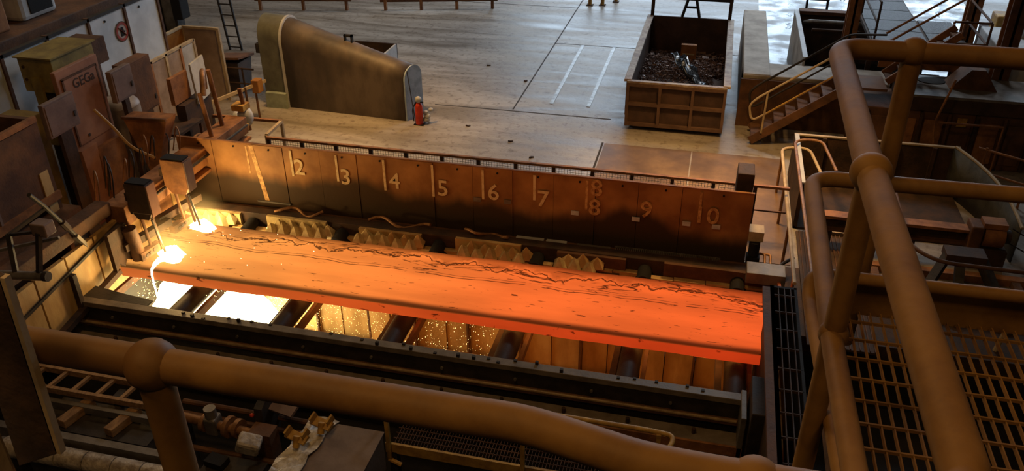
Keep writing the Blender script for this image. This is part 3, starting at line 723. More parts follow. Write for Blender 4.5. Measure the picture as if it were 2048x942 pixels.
# extinguisher and white bottle
fe = thing('fire_extinguisher', 'red fire extinguisher standing at the end of the arched hood', 'extinguisher', (-7.15,19.15,0))
G().tube([(-7.15,19.15,.02),(-7.15,19.15,.50),(-7.15,19.15,.58),(-7.15,19.15,.62)],.1,16,True,[.1,.1,.07,.03]).build('body', RED, fe, smooth=True)
G().ball((-7.15,19.15,.68),.085,12,8).build('cap', LGREY, fe, smooth=True)
G().box(-7.16,-7.02,19.13,19.17,.60,.63).build('handle', BLACK, fe)
G().tube(fil([(-7.2,19.12,.62),(-7.3,19.08,.45),(-7.27,19.06,.12)],.1),.015,6).build('hose', BLACK, fe, smooth=True)
G().box(-7.28,-7.02,19.05,19.25,0,.03).build('foot', BLACK, fe)
wb = thing('white_sack', 'crumpled white sack beside the red extinguisher', 'sack', (-6.95,19.25,0))
g=G(); rnd=random.Random(4)
for k in range(4): g.ball((-6.98+rnd.uniform(-.05,.1),19.3+rnd.uniform(-.06,.06),.12+k*.08),.10-.012*k,8,6,(1,1,.8))
g.build('bag', LGREY, wb); G().ball((-6.93,19.27,.03),.03,6,4).build('knot', LGREY, wb)

# scrap skip
sk = thing('scrap_skip', 'long rusty scrap skip with ribbed end parked on the floor', 'skip', (-.73,23.3,0))
X0,X1,Y0,Y1,ZB,ZT = -1.95,.48,20.08,26.0,.12,1.24
SKIPB = mat('skip_rib', (.165,.098,.068), (.11,.062,.042), rough=.65, scale=3, bump=.25)
G().box(X0,X1,Y0,Y1,ZB,ZB+.06).build('base', SKIPR, sk)
G().box(X0+.05,X1-.05,Y0,Y0+.06,ZB,ZT).build('end_wall', SKIPR, sk)
G().box(X0,X0+.06,Y0,Y1,ZB,ZT).build('side_wall', SKIPR, sk); G().box(X1-.06,X1,Y0,Y1,ZB,ZT).build('side_wall', SKIPR, sk)
G().box(X0,X1,Y1-.06,Y1,ZB,ZT+.06).build('head_board', SKIPR, sk)
for x in (X0+.0, X0+.79, X0+1.59, X1-.07): G().box(x,x+.07,Y0-.10,Y0,ZB,ZT).build('end_rib', SKIPB, sk)
for z in (ZB, (ZB+ZT)/2-.02, ZT-.08): G().box(X0,X1,Y0-.09,Y0,z,z+.08).build('end_rib', SKIPB, sk)
G().box(X0-.08,X0+.10,Y0,Y1,ZT,ZT+.07).build('rim', SKIPL, sk, bevel=.012); G().box(X1-.10,X1+.08,Y0,Y1,ZT,ZT+.07).build('rim', SKIPL, sk, bevel=.012)
G().box(X0,X1,Y0-.07,Y0+.05,ZT,ZT+.05).build('rim', SKIPL, sk)
for k in range(6): G().box(X0-.08,X0,Y0+.6+k*.92,Y0+.68+k*.92,ZB,ZT).build('side_rib', SKIPR, sk)
for x in (X0+.35, X1-.55): G().cyl((x,Y0+.3,.1),(x+.2,Y0+.3,.1),.1,12).build('skid_roller', DARK, sk)
for x in (X0+.02, X1-.10): G().bar((x+.04,Y1-.03,ZT),(x+.04,Y1+.1,2.6),.10,.10).build('gantry_post', RUSTD, sk)
G().bar((X0,Y1+.05,1.86),(X1,Y1+.05,1.86),.10,.12).build('gantry_bar', DARK, sk)
for s_ in (-1,1): G().bar((-.73+s_*.12,Y1+.04,1.84),(-.73+s_*.26,Y1-.0,1.30),.07,.07).build('hook_leg', DARK, sk)
G().box(-.92,-.54,Y1+.0,Y1+.06,1.56,1.62).build('hook_bar', DARK, sk)
# contents
g=G(); rnd=random.Random(8)
for k in range(3400):
    x=rnd.uniform(X0+.12,X1-.35); y=20.2+rnd.random()**1.1*3.9; hh=.55+.45*math.exp(-((y-22.3)/1.6)**2-((x+1.0)/1.0)**2)
    if x > -.15: hh -= .35*(x+.15)
    z=max(.22,hh-rnd.random()*.16); s=rnd.uniform(.04,.13)
    g.obox((x,y,z),(s,s*rnd.uniform(.15,.4),s*.08),(rnd.uniform(0,180),rnd.uniform(0,60),rnd.uniform(0,180)))
for k in range(900):
    x=rnd.uniform(X0+.1,X1-.1); y=rnd.uniform(23.8,25.8); s=rnd.uniform(.05,.2)
    g.obox((x,y,.22+rnd.random()*.06),(s,s*.6,s*.1),(rnd.uniform(0,180),rnd.uniform(0,30),rnd.uniform(0,180)))
tag(g.build('scrap_metal', SCRAP),'heap of rusty metal chips inside the skip','scrap',None,'stuff')
n=12; g=G(); grid=[]
for i in range(n):
    for j in range(6):
        t=i/(n-1); u=j/5-.5
        x=-.95+1.05*t+u*.28; y=22.9-1.9*t+u*.22; z=1.12-.30*t-.22*t*t+.09*math.sin(i*1.9+j)+.06*math.cos(j*2.1+i*.7)
        grid.append((x,y,z))
g.add(grid,[(i*6+j,i*6+j+1,(i+1)*6+j+1,(i+1)*6+j) for i in range(n-1) for j in range(5)])
TARP = mat('black_tarp',(.02,.022,.026),(.01,.01,.012),rough=.22,scale=5,bump=.6,bscale=9,spec=.7)
tag(g.build('black_sheet', TARP, smooth=True, thick=.01),'shiny black plastic sheet lying on the skip scrap','sheet')
tb = thing('orange_carton','small orange brown carton lying in the skip','box',(-.6,23.9,.62))
G().box(-.85,-.42,23.9,24.05,.62,1.08).build('carton', mat('carton',(.34,.15,.05),(.24,.10,.035),rough=.8,scale=5), tb); G().box(-.80,-.47,23.885,23.9,.8,.84).build('tape', CREAM, tb)

# far barrier rails and bollards at the top of the picture
def barrier(label, x0, x1, y0, y1, nposts, z=.5):
    b = thing('barrier', label, 'barrier', ((x0+x1)/2,(y0+y1)/2,0), 'barriers on the far floor')
    for k in range(nposts):
        t=k/(nposts-1); x=x0+(x1-x0)*t; y=y0+(y1-y0)*t
        G().box(x-.05,x+.05,y-.05,y+.05,0,z).build('post', RUSTO, b)
    G().bar((x0-.2,y0,z),(x1+.2,y1,z),.1,.2).build('rail', RUST, b)
    return b
barrier('rusty three post barrier left of the long floor joint', -11.94,-8.13,29.2,30.3,4,.40)
barrier('rusty barrier above the arched hood', -16.5,-13.36,28.2,28.9,3,.45)
for k,(x,y) in enumerate(((-4.65,31.5),(-4.19,31.6),(-3.76,32.2))):
    b = thing('bollard', ('leftmost','middle','rightmost')[k]+' of the three short yellow bollards on the far floor','bollard',(x,y,0),'bollards on the far floor')
    G().cyl((x,y,0),(x,y,.9),.07,10).build('tube', YEL, b, smooth=True); G().box(x-.12,x+.12,y-.12,y+.12,0,.03).build('foot', RUSTD, b)
# loose debris bits
rnd=random.Random(31); bits=[]
for k,(x,y) in enumerate(((-5.9,19.3),(-4.6,18.6),(-3.9,17.8),(-5.2,22.9),(-6.6,24.0))):
    g=G(); g.obox((x,y,.015),(.10,.04,.03),(0,10,rnd.uniform(0,180))); g.obox((x+.04,y+.02,.012),(.05,.04,.024),(10,0,40))
    names=('below the extinguisher','nearest the fence','left of the steel floor plates','near the floor joint corner','farthest up the floor')
    tag(g.build('debris_lump', RUSTD),'small dark lump of debris '+names[k],'debris','debris on the floor')

# ------------------------------------------------------------------ right background: concrete walls, tank, stairs, platform
cw = thing('concrete_kerb_wall','thick worn concrete wall round the wet floor','wall',(2,24,0))
G().box(.84,1.50,21.0,27.0,0,1.36).build('side_wall', CONC, cw, bevel=.03)
G().box(.84,4.3,20.98,22.0,0,1.34).build('front_wall', CONC, cw, bevel=.03)
tag(G().box(.80,4.3,20.90,20.975,0,1.25).build('rust_facing', RUST),'rusty plates facing the front of the concrete wall','plating')
dt = thing('dark_tank','dark open steel tank with a pale left rim behind the stairs','tank',(3.0,24.4,0))
G().box(2.30,2.36,22.05,26.6,0,1.5).build('side', CONC, dt); G().box(2.30,2.42,22.05,26.6,1.5,1.55).build('rim', LGREY, dt)
G().box(2.36,5.6,26.5,26.6,0,1.5).build('side', RUSTD, dt); G().box(2.36,5.6,22.05,26.5,.0,.05).build('base', BLACK, dt)
G().box(2.36,5.6,22.05,22.1,0,1.3).build('side', RUSTD, dt)
G().box(2.42,5.6,26.3,26.6,1.5,1.6).build('rim', RUST, dt)
G().tube(fil([(2.6,26.2,1.3),(2.7,25.6,1.5),(5.4,25.6,1.5)],.1),.06,8).build('pipe', GREYST, dt, smooth=True)
G().tube([(2.7,24.9,1.45),(5.5,24.9,1.45)],.05,8).build('pipe', RUSTD, dt, smooth=True)
ld = thing('tank_ladder','short dark ladder at the far end of the dark tank','ladder',(2.9,27.4,0))
for x in (2.75,3.35): G().bar((x,27.5,0),(x-.1,27.2,2.6),.07,.06).build('rail', DARK, ld)
for k in range(8): G().cyl((2.75,27.45-.03*k,.3*k+.2),(3.33,27.45-.03*k,.3*k+.2),.025,6).build('rung', DARK, ld)
# columns
for k,(x,y) in enumerate(((3.5,23.4),(6.3,23.3),(6.62,21.09))):
    c = thing('steel_column', ('rusty steel column behind the dark tank','rusty steel column beside the grated landing','thick dark rusty column at the right picture edge')[k],'column',(x,y,0),'steel columns')
    s_=.16 if k<2 else .18
    G().box(x-s_,x+s_,y-s_,y-s_+.05,0,11).build('flange', RUSTO if k<2 else RUST, c); G().box(x-s_,x+s_,y+s_-.05,y+s_,0,11).build('flange', RUSTO, c); G().box(x-.03,x+.03,y-s_,y+s_,0,11).build('web', RUST, c)
# upper platform with gratings
pf = thing('upper_platform','grated steel platform with handrails at the upper right','platform',(5,23,0))
G().box(3.9,5.3,22.3,27.5,1.86,1.95).build('deck_frame', RUSTD, pf)
CHEQ = mat('chequer_plate',(.10,.095,.095),(.05,.048,.046),rough=.5,scale=14,metal=.0,bump=.6,bscale=40,spec=.15)
for i in range(5):
    G().box(3.95+.0,5.25,22.4+i*1.02,23.38+i*1.02,1.95,1.98).build('deck_plate', CHEQ, pf)
G().box(5.3,6.2,20.9,24.6,1.86,1.95).build('deck_frame', RUSTD, pf)
for i in range(3): G().box(5.33,6.17,21.0+i*1.2,22.15+i*1.2,1.95,1.98).build('deck_plate', CHEQ, pf)
G().box(3.9,6.2,20.86,20.9,1.80,2.02).build('edge_channel', RUSTO, pf)
for x in (3.95,5.2): G().box(x-.06,x+.06,22.4,22.5,0,1.86).build('leg', RUSTD, pf)
G().box(6.05,6.17,20.95,21.07,0,1.86).build('leg', RUSTD, pf)
def rail(name_parent, pts, zs, m_, r=.028, post_every=True):
    for z in zs:
        G().tube(fil([(x,y,zz+z) for x,y,zz in pts],.12,4), r, 8).build('rail', m_, name_parent, smooth=True)
    if post_every:
        for x,y,zz in pts: G().cyl((x,y,zz),(x,y,zz+max(zs)), r, 8).build('rail_post', m_, name_parent, smooth=True)
rail(pf, [(3.95,22.35,1.95),(3.95,25.0,1.95)], (.5,1.0), RUSTD)
rail(pf, [(5.35,20.95,1.95),(6.15,20.95,1.95),(6.15,23.0,1.95)], (.5,1.0), RUST)
# stairs
st = thing('steel_stair','rusty steel stair with looped handrails leading up to the right','stairs',(2.2,20.3,0))
for y in (19.75,20.55):
    G().bar((1.15,y,.10),(3.15,y,1.62),.05,.20).build('stringer', RUST, st)
for k in range(8):
    t=(k+.5)/8; G().box(1.15+2.0*t-.12,1.15+2.0*t+.12,19.78,20.52,.12+1.5*t,.15+1.5*t).build('tread', RUST, st)
G().box(3.1,4.0,19.7,20.6,1.60,1.66).build('landing', RUST, st)
for y in (19.72,20.58):
    G().tube(fil([(1.45,y,.85),(1.12,y,.62),(1.02,y,1.02),(1.2,y,1.22),(3.1,y,2.62),(3.9,y,2.66)],.16,6),.028,8).build('handrail', CREAM if y<20 else DARK, st, smooth=True)
    G().tube([(1.45,y,.85),(3.1,y,2.1)],.024,8).build('mid_rail', YEL if y<20 else DARK, st, smooth=True)
    for t in (.12,.92): G().cyl((1.15+2*t,y,.15+1.5*t),(1.15+2*t+.02,y,1.18+1.46*t),.026,8).build('baluster', CREAM if y<20 else RUST, st, smooth=True)
s2 = thing('upper_stair','second narrow stair rising from the landing to the grated platform','stairs',(4.6,20.6,1.6))
for y in (20.1,20.7):
    G().bar((4.02,y,1.7),(5.35,y,2.9),.05,.16).build('stringer', RUSTO, s2)
    G().tube([(3.9,y,2.66),(5.4,y,3.8),(6.1,y,3.82)],.028,8).build('handrail', RUSTO, s2, smooth=True)
for k in range(6): G().box(4.02+k*.24,4.2+k*.24,20.12,20.68,1.72+k*.21,1.75+k*.21).build('tread', RUST, s2)
# brown machine housing
mh = thing('machine_housing','long rust brown machine housing with a dusty grey top','housing',(5.4,19.8,0))
G().box(3.45,8.2,19.5,20.85,0,1.30).build('body', RUST, mh, bevel=.02)
G().box(4.3,8.2,19.45,20.8,1.30,1.62).build('upper_body', RUSTD, mh, bevel=.02)
G().box(4.3,8.2,19.45,20.85,1.62,1.68).build('top_plate', GREYST, mh)
g=G(); ring=[(5.05+.30*math.cos(2*math.pi*k/20),20.45+.22*math.sin(2*math.pi*k/20)) for k in range(20)]
g.prism(ring,'z',1.68,1.70); g.build('manhole', BLACK, mh)
for k in range(8):
    x=3.6+k*.58
    G().box(x,x+.06,19.42,19.5,.05,1.28).build('rib', RUST if k%2 else RUSTD, mh)
for k in range(7):
    x=3.72+k*.58; G().box(x,x+.40,19.47,19.5,.15,1.1).build('panel', RUSTO if k in (1,2,4) else RUST, mh)
G().box(5.55,5.75,19.44,19.47,1.0,1.2).build('tag_plate', YEL, mh)
G().prism([(5.35,1.68),(6.35,1.68),(6.02,2.15),(5.72,2.15)],'y',20.0,20.6).build('cone_cover', RUST, mh)
hr = thing('housing_rail','thin rusty guard rail in front of the brown housing','railing',(5.6,19.0,0))
G().tube(fil([(5.2,19.1,2.2),(5.0,19.1,1.2),(6.4,19.1,1.2)],.1),.025,8).build('rail', RUSTO, hr, smooth=True)
G().tube([(5.2,19.1,0),(5.0,19.1,1.2)],.02,6).build('post', RUSTO, hr); G().tube([(6.4,19.1,0),(6.4,19.1,1.2)],.02,6).build('post', RUSTO, hr)
r2 = thing('walk_rail','two bar rusty railing at the right picture edge','railing',(7,17.4,0))
for z in (.55,1.05): G().tube([(5.75,18.2,z),(8.5,16.4,z)],.028,8).build('rail', RUSTO, r2, smooth=True)
for t in (.05,.32,.6): G().cyl((5.75+2.75*t,18.2-1.8*t,0),(5.75+2.75*t,18.2-1.8*t,1.1),.028,8).build('post', RUSTO, r2, smooth=True)
# pale concrete block and a yellow machine behind
wbk = thing('pale_block','pale concrete block with slots at the far right','block',(7.6,22.6,0))
G().box(6.75,9.2,21.3,23.9,0,2.1).build('body', WHITEC, wbk, bevel=.03)
G().box(7.4,9.2,23.0,23.2,2.1,2.45).build('upstand', WHITEC, wbk)
for k in range(3): G().box(7.6+k*.25,7.68+k*.25,22.98,23.0,2.15,2.38).build('slot', BLACK, wbk)
ym = thing('yellow_machine','small orange machine far behind the pale block','machine',(8.4,27.5,0))
G().box(7.9,9.0,27.2,28.2,0,1.0).build('base', RUSTD, ym); G().box(8.1,8.8,27.3,28.0,1.0,1.5).build('cab', YEL, ym, bevel=.05)
# open container
oc = thing('open_container','wide rusty open container with a thin pale rim','container',(3.6,17,0))
G().box(2.0,5.35,18.15,18.22,0,1.0).build('back_wall', RUSTD, oc); G().box(2.0,2.08,15.7,18.15,0,1.0).build('side_wall', RUSTD, oc)
G().box(2.0,5.4,18.14,18.22,1.0,1.03).build('rim', CREAM, oc); G().box(2.0,2.09,15.7,18.15,1.0,1.04).build('rim', LGREY, oc)
G().box(2.0,5.4,15.7,18.2,.0,.04).build('base', RUSTD, oc)
for k in range(4): G().box(2.6+k*.75,2.68+k*.75,18.08,18.15,.04,1.0).build('stiffener', RUSTD, oc)
g=G(); n=9
ra=[V(5.30+.28*math.sin(math.pi*k/8)*.6+.09*k*.9, 18.15-.36*k, 0) for k in range(n)]; rb=[v+V(0,0,1.02-.012*k*k*.4) for k,v in enumerate(ra)]
g.add(ra+rb,[(k,k+1,n+k+1,n+k) for k in range(n-1)]); g.build('curved_side', mat('dark_green_grey',(.10,.10,.085),(.05,.05,.045),rough=.6,scale=3), oc, smooth=True, thick=.04)
G().tube([v+V(0,0,.02) for v in rb],.035,8).build('curved_rim', CREAM, oc, smooth=True)
# channel beam, motor, trestle
cb = thing('drive_beam','rusty channel beam with a drive motor at its end','drive',(4.6,15.0,0))
G().box(2.3,5.0,15.0,15.25,.66,.72).build('flange', RUSTO, cb); G().box(2.3,5.0,15.1,15.14,.45,.66).build('web', RUSTD, cb); G().box(2.3,5.0,15.0,15.25,.40,.45).build('flange', RUST, cb)
G().cyl((5.25,15.1,.62),(5.60,15.1,.62),.22,18).build('motor', RUSTO, cb, smooth=True); G().cyl((5.60,15.1,.62),(5.72,15.1,.62),.13,14).build('motor_cap', RUSTD, cb, smooth=True)
G().box(5.2,5.6,14.95,15.25,.82,.92).build('terminal_box', RUSTO, cb); G().box(5.0,5.22,14.9,15.3,.3,.85).build('gearbox', RUST, cb, bevel=.03); G().box(5.1,5.7,14.9,15.3,0,.38).build('pedestal', RUSTD, cb)
for x in (2.5,4.0): G().box(x,x+.15,15.05,15.2,0,.4).build('support', RUSTD, cb)
tr = thing('trestle','dark steel trestle frame below the drive motor','trestle',(4.6,13.8,0))
G().box(4.35,5.0,13.75,14.1,.72,.86).build('head_plate', RUSTD, tr)
for (xa,xb) in ((4.4,3.75),(4.62,4.5),(4.95,5.35)): G().bar((xa,13.9,.75),(xb,12.9,.05),.14,.16).build('leg', DARK, tr)
G().bar((4.0,13.3,.35),(5.2,13.3,.35),.1,.1).build('tie_bar', RUSTD, tr)
g2=thing('floor_frame','rusty floor frame of channels under the trestle','frame',(4.4,14.2,0))
for y in (14.35,13.0): G().box(2.9,6.4,y,y+.16,0,.14).build('channel', RUSTO, g2)
for x in (3.3,5.7): G().box(x,x+.14,13.16,14.35,0,.12).build('channel', RUST, g2)
w2 = thing('guard_rail','bent tubular guard rail curving round the trestle','railing',(4.2,13.6,0))
G().tube(fil([(3.70,16.0,1.15),(3.62,13.4,1.15),(4.0,12.95,1.15),(7.5,12.85,1.15)],.4,8),.035,10).build('top_rail', RUST, w2, smooth=True)
for p in ((3.69,15.6),(3.63,13.9),(5.6,12.9)): G().cyl((p[0],p[1],0),(p[0],p[1],1.15),.03,8).build('post', RUST, w2, smooth=True)
G().tube(fil([(5.0,12.3,0),(5.1,12.3,.75),(5.5,12.2,.8),(5.65,12.2,0)],.15),.04,8).build('hoop', CREAM, w2, smooth=True)
for k in range(2):
    pts=[(5.72,15.1,.8-.3*k),(6.6,15.0,.35-.25*k),(8.0,14.9,.1)]
    tag(G().tube(fil(pts,.6,6),.012,6).build('power_cable', RUBBER, smooth=True), ('upper','lower')[k]+' thin cable running right from the drive motor','cable','motor cables')
# walkway with tall rails right of the numbered wall
wk = thing('side_walkway','narrow ribbed walkway with tall handrails right of the numbered wall','walkway',(2.4,14.5,0))
G().box(2.05,3.15,11.7,15.5,.02,.06).build('deck', RUSTD, wk)
for k in range(14): G().box(2.1+k*.076,2.115+k*.076,11.7,15.5,.06,.085).build('deck_rib', RUST, wk)
G().box(2.3,3.2,15.45,15.6,.02,.14).build('end_step', CREAM, wk)
for x,m_ in ((1.72,CREAM),(1.98,CREAM)):
    zt = 1.0 if x<1.9 else 1.12
    G().tube(fil([(x,12.0,zt),(x-.02,17.4+.2*(x>1.9),zt),(x+.55,17.5+.2*(x>1.9),zt),(x+.75,16.4,zt-.1)],.25,6),.032,8).build('handrail', COPPER if x>1.9 else m_, wk, smooth=True)
for y in (12.2,14.0,15.8,17.2):
    G().cyl((1.72,y,0),(1.72,y,1.0),.028,8).build('rail_post', COPPER, wk, smooth=True)
G().bar((1.66,12.0,.25),(1.60,13.6,.25),.05,.12).build('kick_rail', mat('red_lead',(.42,.12,.05),(.3,.08,.035),rough=.5,scale=5), wk)
# ------------------------------------------------------------------ left background: cabinets, partitions, panels
lf = thing('white_panel_fence','tall fence of white panels in dark frames at the far left','fence',(-13.5,14.5,0))
for k in range(5):
    y=11.84+k*1.28
    G().box(-13.55,-13.50,y+.04,y+1.24,.1,3.26).build('panel', WHITEP, lf)
    G().box(-13.58,-13.46,y-.035,y+.035,0,3.34).build('post', RUST, lf)
    G().ball((-13.49,y+.55,3.12),.03,6,4).build('bolt', BLACK, lf)
G().box(-13.58,-13.46,18.2,18.27,0,3.34).build('post', RUST, lf)
G().box(-13.58,-13.46,11.8,18.25,3.26,3.33).build('top_rail', DARK, lf)
# the prohibition sign
sg = thing('prohibition_sign','round red prohibition sign with a dark hand on the white panel','sign',(-13.49,16.72,2.75))
def disc(c, r0, r1, m_, name, x, par, n=28):
    vs=[];fs=[]
    for k in range(n):
        a=2*math.pi*k/n
        for r in (r0,r1): vs.append((x,c[0]+r*math.cos(a),c[1]+r*math.sin(a)))
    for k in range(n):
        a=2*k;b=2*((k+1)%n); fs.append((a,a+1,b+1,b))
    return G().add(vs,fs).build(name, m_, par, thick=.004)
SIGNR=mat('sign_red',(.42,.07,.05),(.33,.05,.04),rough=.5,scale=8); SIGNW=mat('sign_face',(.46,.40,.38),(.38,.33,.31),rough=.5,scale=8)
disc((16.72,2.75),.0,.22,SIGNW,'face',-13.488,sg); disc((16.72,2.75),.16,.21,SIGNR,'ring',-13.48,sg); disc((16.72,2.75),.215,.235,RUST,'rim',-13.482,sg)
hg=G(); hg.box(-13.482,-13.478,16.66,16.78,2.64,2.76)
for k in range(4): hg.box(-13.482,-13.478,16.66+k*.031,16.685+k*.031,2.76,2.84+.015*(1-abs(k-1.5)))
hg.obox((-13.48,16.80,2.73),(.004,.05,.03),(30,0,0)); hg.build('hand_symbol', BLACK, sg)
G().bar((-13.474,16.60,2.87),(-13.474,16.84,2.63),.004,.03,(1,0,0)).build('slash', SIGNR, sg)
# behind the fence
tag(G().box(-15.6,-14.2,8,18.3,2.9,3.3).build('duct_trunk', RUST, bevel=.03),'wide brown duct running behind the white panel fence','duct')
tag(G().box(-15.4,-14.6,13.7,14.7,3.3,4.3).build('rust_box', RUSTO, bevel=.04),'rusty red box on top of the brown duct','box')
wm = thing('white_machine','small white machine cover with a dark opening on the brown duct','machine',(-15.0,15.6,3.3))
G().box(-15.4,-14.7,15.2,16.3,3.3,3.9).build('cover', LGREY, wm, bevel=.1); G().box(-14.71,-14.68,15.45,16.15,3.42,3.75).build('opening', BLACK, wm, bevel=.05)
# yellow box on pedestal
yb = thing('yellow_cabinet','olive yellow steel cabinet on a stand in front of the white fence','cabinet',(-12.4,13.6,0))
G().box(-12.95,-12.2,12.95,14.15,2.70,3.38).build('body', OLIVE, yb, bevel=.012); G().box(-12.9,-12.25,14.15,14.6,2.85,3.36).build('extension', RUST, yb)
G().box(-13.0,-12.15,12.9,14.2,3.38,3.41).build('lid', OLIVE, yb); G().box(-12.72,-12.52,12.90,12.95,1.6,3.0).build('duct', OLIVE, yb)
G().box(-12.19,-12.17,13.3,14.0,3.02,3.12).build('slot', BLACK, yb); G().box(-12.85,-12.3,13.1,14.0,0,2.70).build('stand', RUSTD, yb)
for z in (3.2,2.95): G().cyl((-12.85,12.95,z),(-12.85,12.93,z),.03,8).build('knob', RUSTD, yb)
# salmon control cabinet with lettering
gc = thing('control_cabinet','tall salmon coloured control cabinet with lettering on its door','cabinet',(-12.0,13.2,0))
G().box(-11.92,-11.82,12.55,13.75,.0,3.28).build('body', ORANGEB, gc, bevel=.012); 
dr=G().box(-11.82,-11.80,12.70,13.62,1.75,3.08).build('door', ORANGEB, gc, bevel=.004)
for (y0,y1,z0,z1) in ((12.66,13.66,3.08,3.12),(12.66,12.70,1.75,3.1),(13.62,13.66,1.75,3.1)): G().box(-11.82,-11.795,y0,y1,z0,z1).build('door_bead', RUST, gc)
me=text_mesh('GEGa',.26); me.materials.clear(); me.materials.append(RUSTD)
o=D.objects.new('lettering',me); COL.objects.link(o); o.parent=gc; o.rotation_euler=(math.radians(90),0,math.radians(90)); o.location=Vector((-11.795,13.22,2.93))-gc.location; o['label']='embossed lettering GEGa'
for (y,z) in ((12.78,2.55),(13.5,1.95),(12.95,1.85)): G().box(-11.80,-11.785,y,y+.05,z,z+.05).build('lock', DARK, gc)
G().prism([(12.55,1.7),(13.0,1.7),(12.85,.2),(12.6,.2)],'x',-11.82,-11.70).build('lower_flap', ORANGEB, gc)
G().prism([(13.0,1.55),(13.75,1.55),(13.9,.2),(13.1,.2)],'x',-11.82,-11.72).build('lower_panel', RUSTO, gc)
def cab(name,label,x0,x1,y0,y1,z0,z1,m_,legs=True):
    c=thing(name,label,'cabinet',((x0+x1)/2,(y0+y1)/2,0))
    G().box(x0,x1,y0,y1,z0,z1).build('body',m_,c,bevel=.012); G().box(x1,x1+.012,y0+.04,y1-.04,z0+.04,z1-.04).build('door',m_,c,bevel=.004)
    G().box(x1+.012,x1+.03,y1-.12,y1-.08,z0+.2,z0+.3).build('handle',DARK,c)
    if legs: G().box(x0+.01,x1-.01,y0+.25,y1-.25,0,z0).build('stand',RUSTD,c)
    return c
cab('junction_cabinet','mauve grey cabinet left of the salmon control cabinet',-11.60,-11.5,11.72,12.52,2.33,2.98,MAUVE)
cab('junction_cabinet','mauve grey cabinet right of the salmon control cabinet',-11.62,-11.5,13.62,14.25,2.3,2.95,MAUVE)
cab('junction_cabinet','dim brown cabinet behind the mauve grey one near the partition',-12.5,-12.2,14.9,15.8,1.4,2.6,RUST)
# low yellowish box under the white fence
tag(G().box(-12.9,-12.2,11.6,12.4,0,2.55).build('low_box', OLIVE, bevel=.015),'dusty yellow box under the white fence panels','box')
# dark frame cabinet at left edge
db = thing('brown_bay','large dark brown bay with an open front at the left picture edge','housing',(-11.6,10.3,0))
G().box(-12.2,-11.3,8.6,8.68,0,2.9).build('side_panel', RUSTD, db); G().box(-12.2,-11.3,11.2,11.3,0,2.95).build('side_panel', RUST, db)
G().box(-12.25,-12.2,8.6,11.3,0,2.95).build('back_panel', RUSTD, db); G().box(-11.36,-11.28,8.6,11.3,2.88,2.98).build('top_edge', RUSTO, db)
G().box(-11.34,-11.30,8.7,11.2,1.55,2.86).build('front_panel', RUST, db); G().box(-11.36,-11.24,8.6,11.3,1.40,1.55).build('sill', RUSTO, db)
G().box(-11.34,-11.28,11.0,11.2,.6,2.0).build('post', GOLD, db); G().box(-11.34,-11.26,9.9,9.95,1.55,2.4).build('strap', MAUVE, db)
G().box(-11.7,-11.0,9.0,11.4,.9,1.2).build('kick_box', RUST, db)
# orange hopper
hp = thing('orange_hopper','orange brown wedge shaped hopper beside the control cabinet','hopper',(-11,13.5,0))
r0=[V(-11.46,13.6,2.02),V(-10.45,13.6,2.06),V(-10.45,13.95,2.06),V(-11.46,13.95,2.02)]; r1=[V(-11.12,13.65,.75),V(-10.98,13.65,.75),V(-10.98,13.85,.75),V(-11.12,13.85,.75)]
G().loft(r1,r0).build('funnel', RUSTO, hp); G().box(-11.12,-10.98,13.65,13.85,0,.75).build('outlet', RUST, hp); G().bar((-11.46,13.58,2.02),(-10.45,13.58,2.06),.04,.05).build('lip', RUST, hp)
g=G(); g.tube(fil([(-11.2,12.6,2.6),(-11.0,12.75,2.2),(-10.9,12.95,1.7),(-10.6,13.2,1.4)],.3),.03,8)
tag(g.build('cream_hose', GOLD, smooth=True),'pale flexible hose hanging beside the orange hopper','hose')
dm=G(); dm.cyl((-12.3,14.6,0),(-12.3,14.6,1.85),.42,20); dm.ball((-12.3,14.6,1.85),.42,16,8,(1,1,.45))
tag(dm.build('domed_vessel', mat('dusty_metal',(.36,.31,.27),(.24,.20,.17),rough=.5,scale=3), smooth=True),'dusty domed vessel behind the orange hopper','vessel')
# partitions
def partition(label, pts, h, infills, rim=CREAM):
    p=thing('partition',label,'partition',(*pts[0],0),'workshop partitions')
    for (a,b),ms in zip(zip(pts[:-1],pts[1:]),infills):
        n=len(ms)
        for k,m_ in enumerate(ms):
            pa=[a[i]+(b[i]-a[i])*k/n for i in (0,1)]; pb=[a[i]+(b[i]-a[i])*(k+1)/n for i in (0,1)]
            G().bar((pa[0],pa[1],h/2),(pb[0],pb[1],h/2),.03,h-.08).build('panel', m_, p)
            G().box(pa[0]-.04,pa[0]+.04,pa[1]-.04,pa[1]+.04,0,h+.02).build('post', RUSTO if k%2 else CREAM, p)
        G().bar((a[0],a[1],h),(b[0],b[1],h),.08,.06).build('top_rail', rim, p)
    b=pts[-1]; G().box(b[0]-.04,b[0]+.04,b[1]-.04,b[1]+.04,0,h+.02).build('post', CREAM, p)
    return p
DUST=mat('dusty_panel',(.40,.31,.25),(.27,.20,.155),rough=.6,scale=2); AMBER=mat('amber_panel',(.36,.17,.04),(.26,.11,.03),rough=.5,scale=3)
partition('nearer row of framed partition panels by the white board', [(-12.9,16.05),(-12.9,18.5)], 2.05, [[DUST,DUST,DUST,LGREY]])
partition('farther partition corner with an amber panel beside the wheelie bin', [(-13.95,17.9),(-13.95,19.65),(-12.88,19.65)], 2.0, [[LGREY,AMBER],[DUST]])
wbd = thing('white_board','tilted white board leaning against an orange panel','board',(-11.2,15.8,0))
G().add([(-11.0,15.55,1.6),(-11.0,16.05,1.68),(-11.12,16.2,2.52),(-11.12,15.68,2.46),(-11.05,15.55,1.6),(-11.05,16.05,1.68),(-11.17,16.2,2.52),(-11.17,15.68,2.46)],[(0,1,2,3),(7,6,5,4),(0,4,5,1),(1,5,6,2),(2,6,7,3),(3,7,4,0)]).build('sheet', LGREY, wbd)
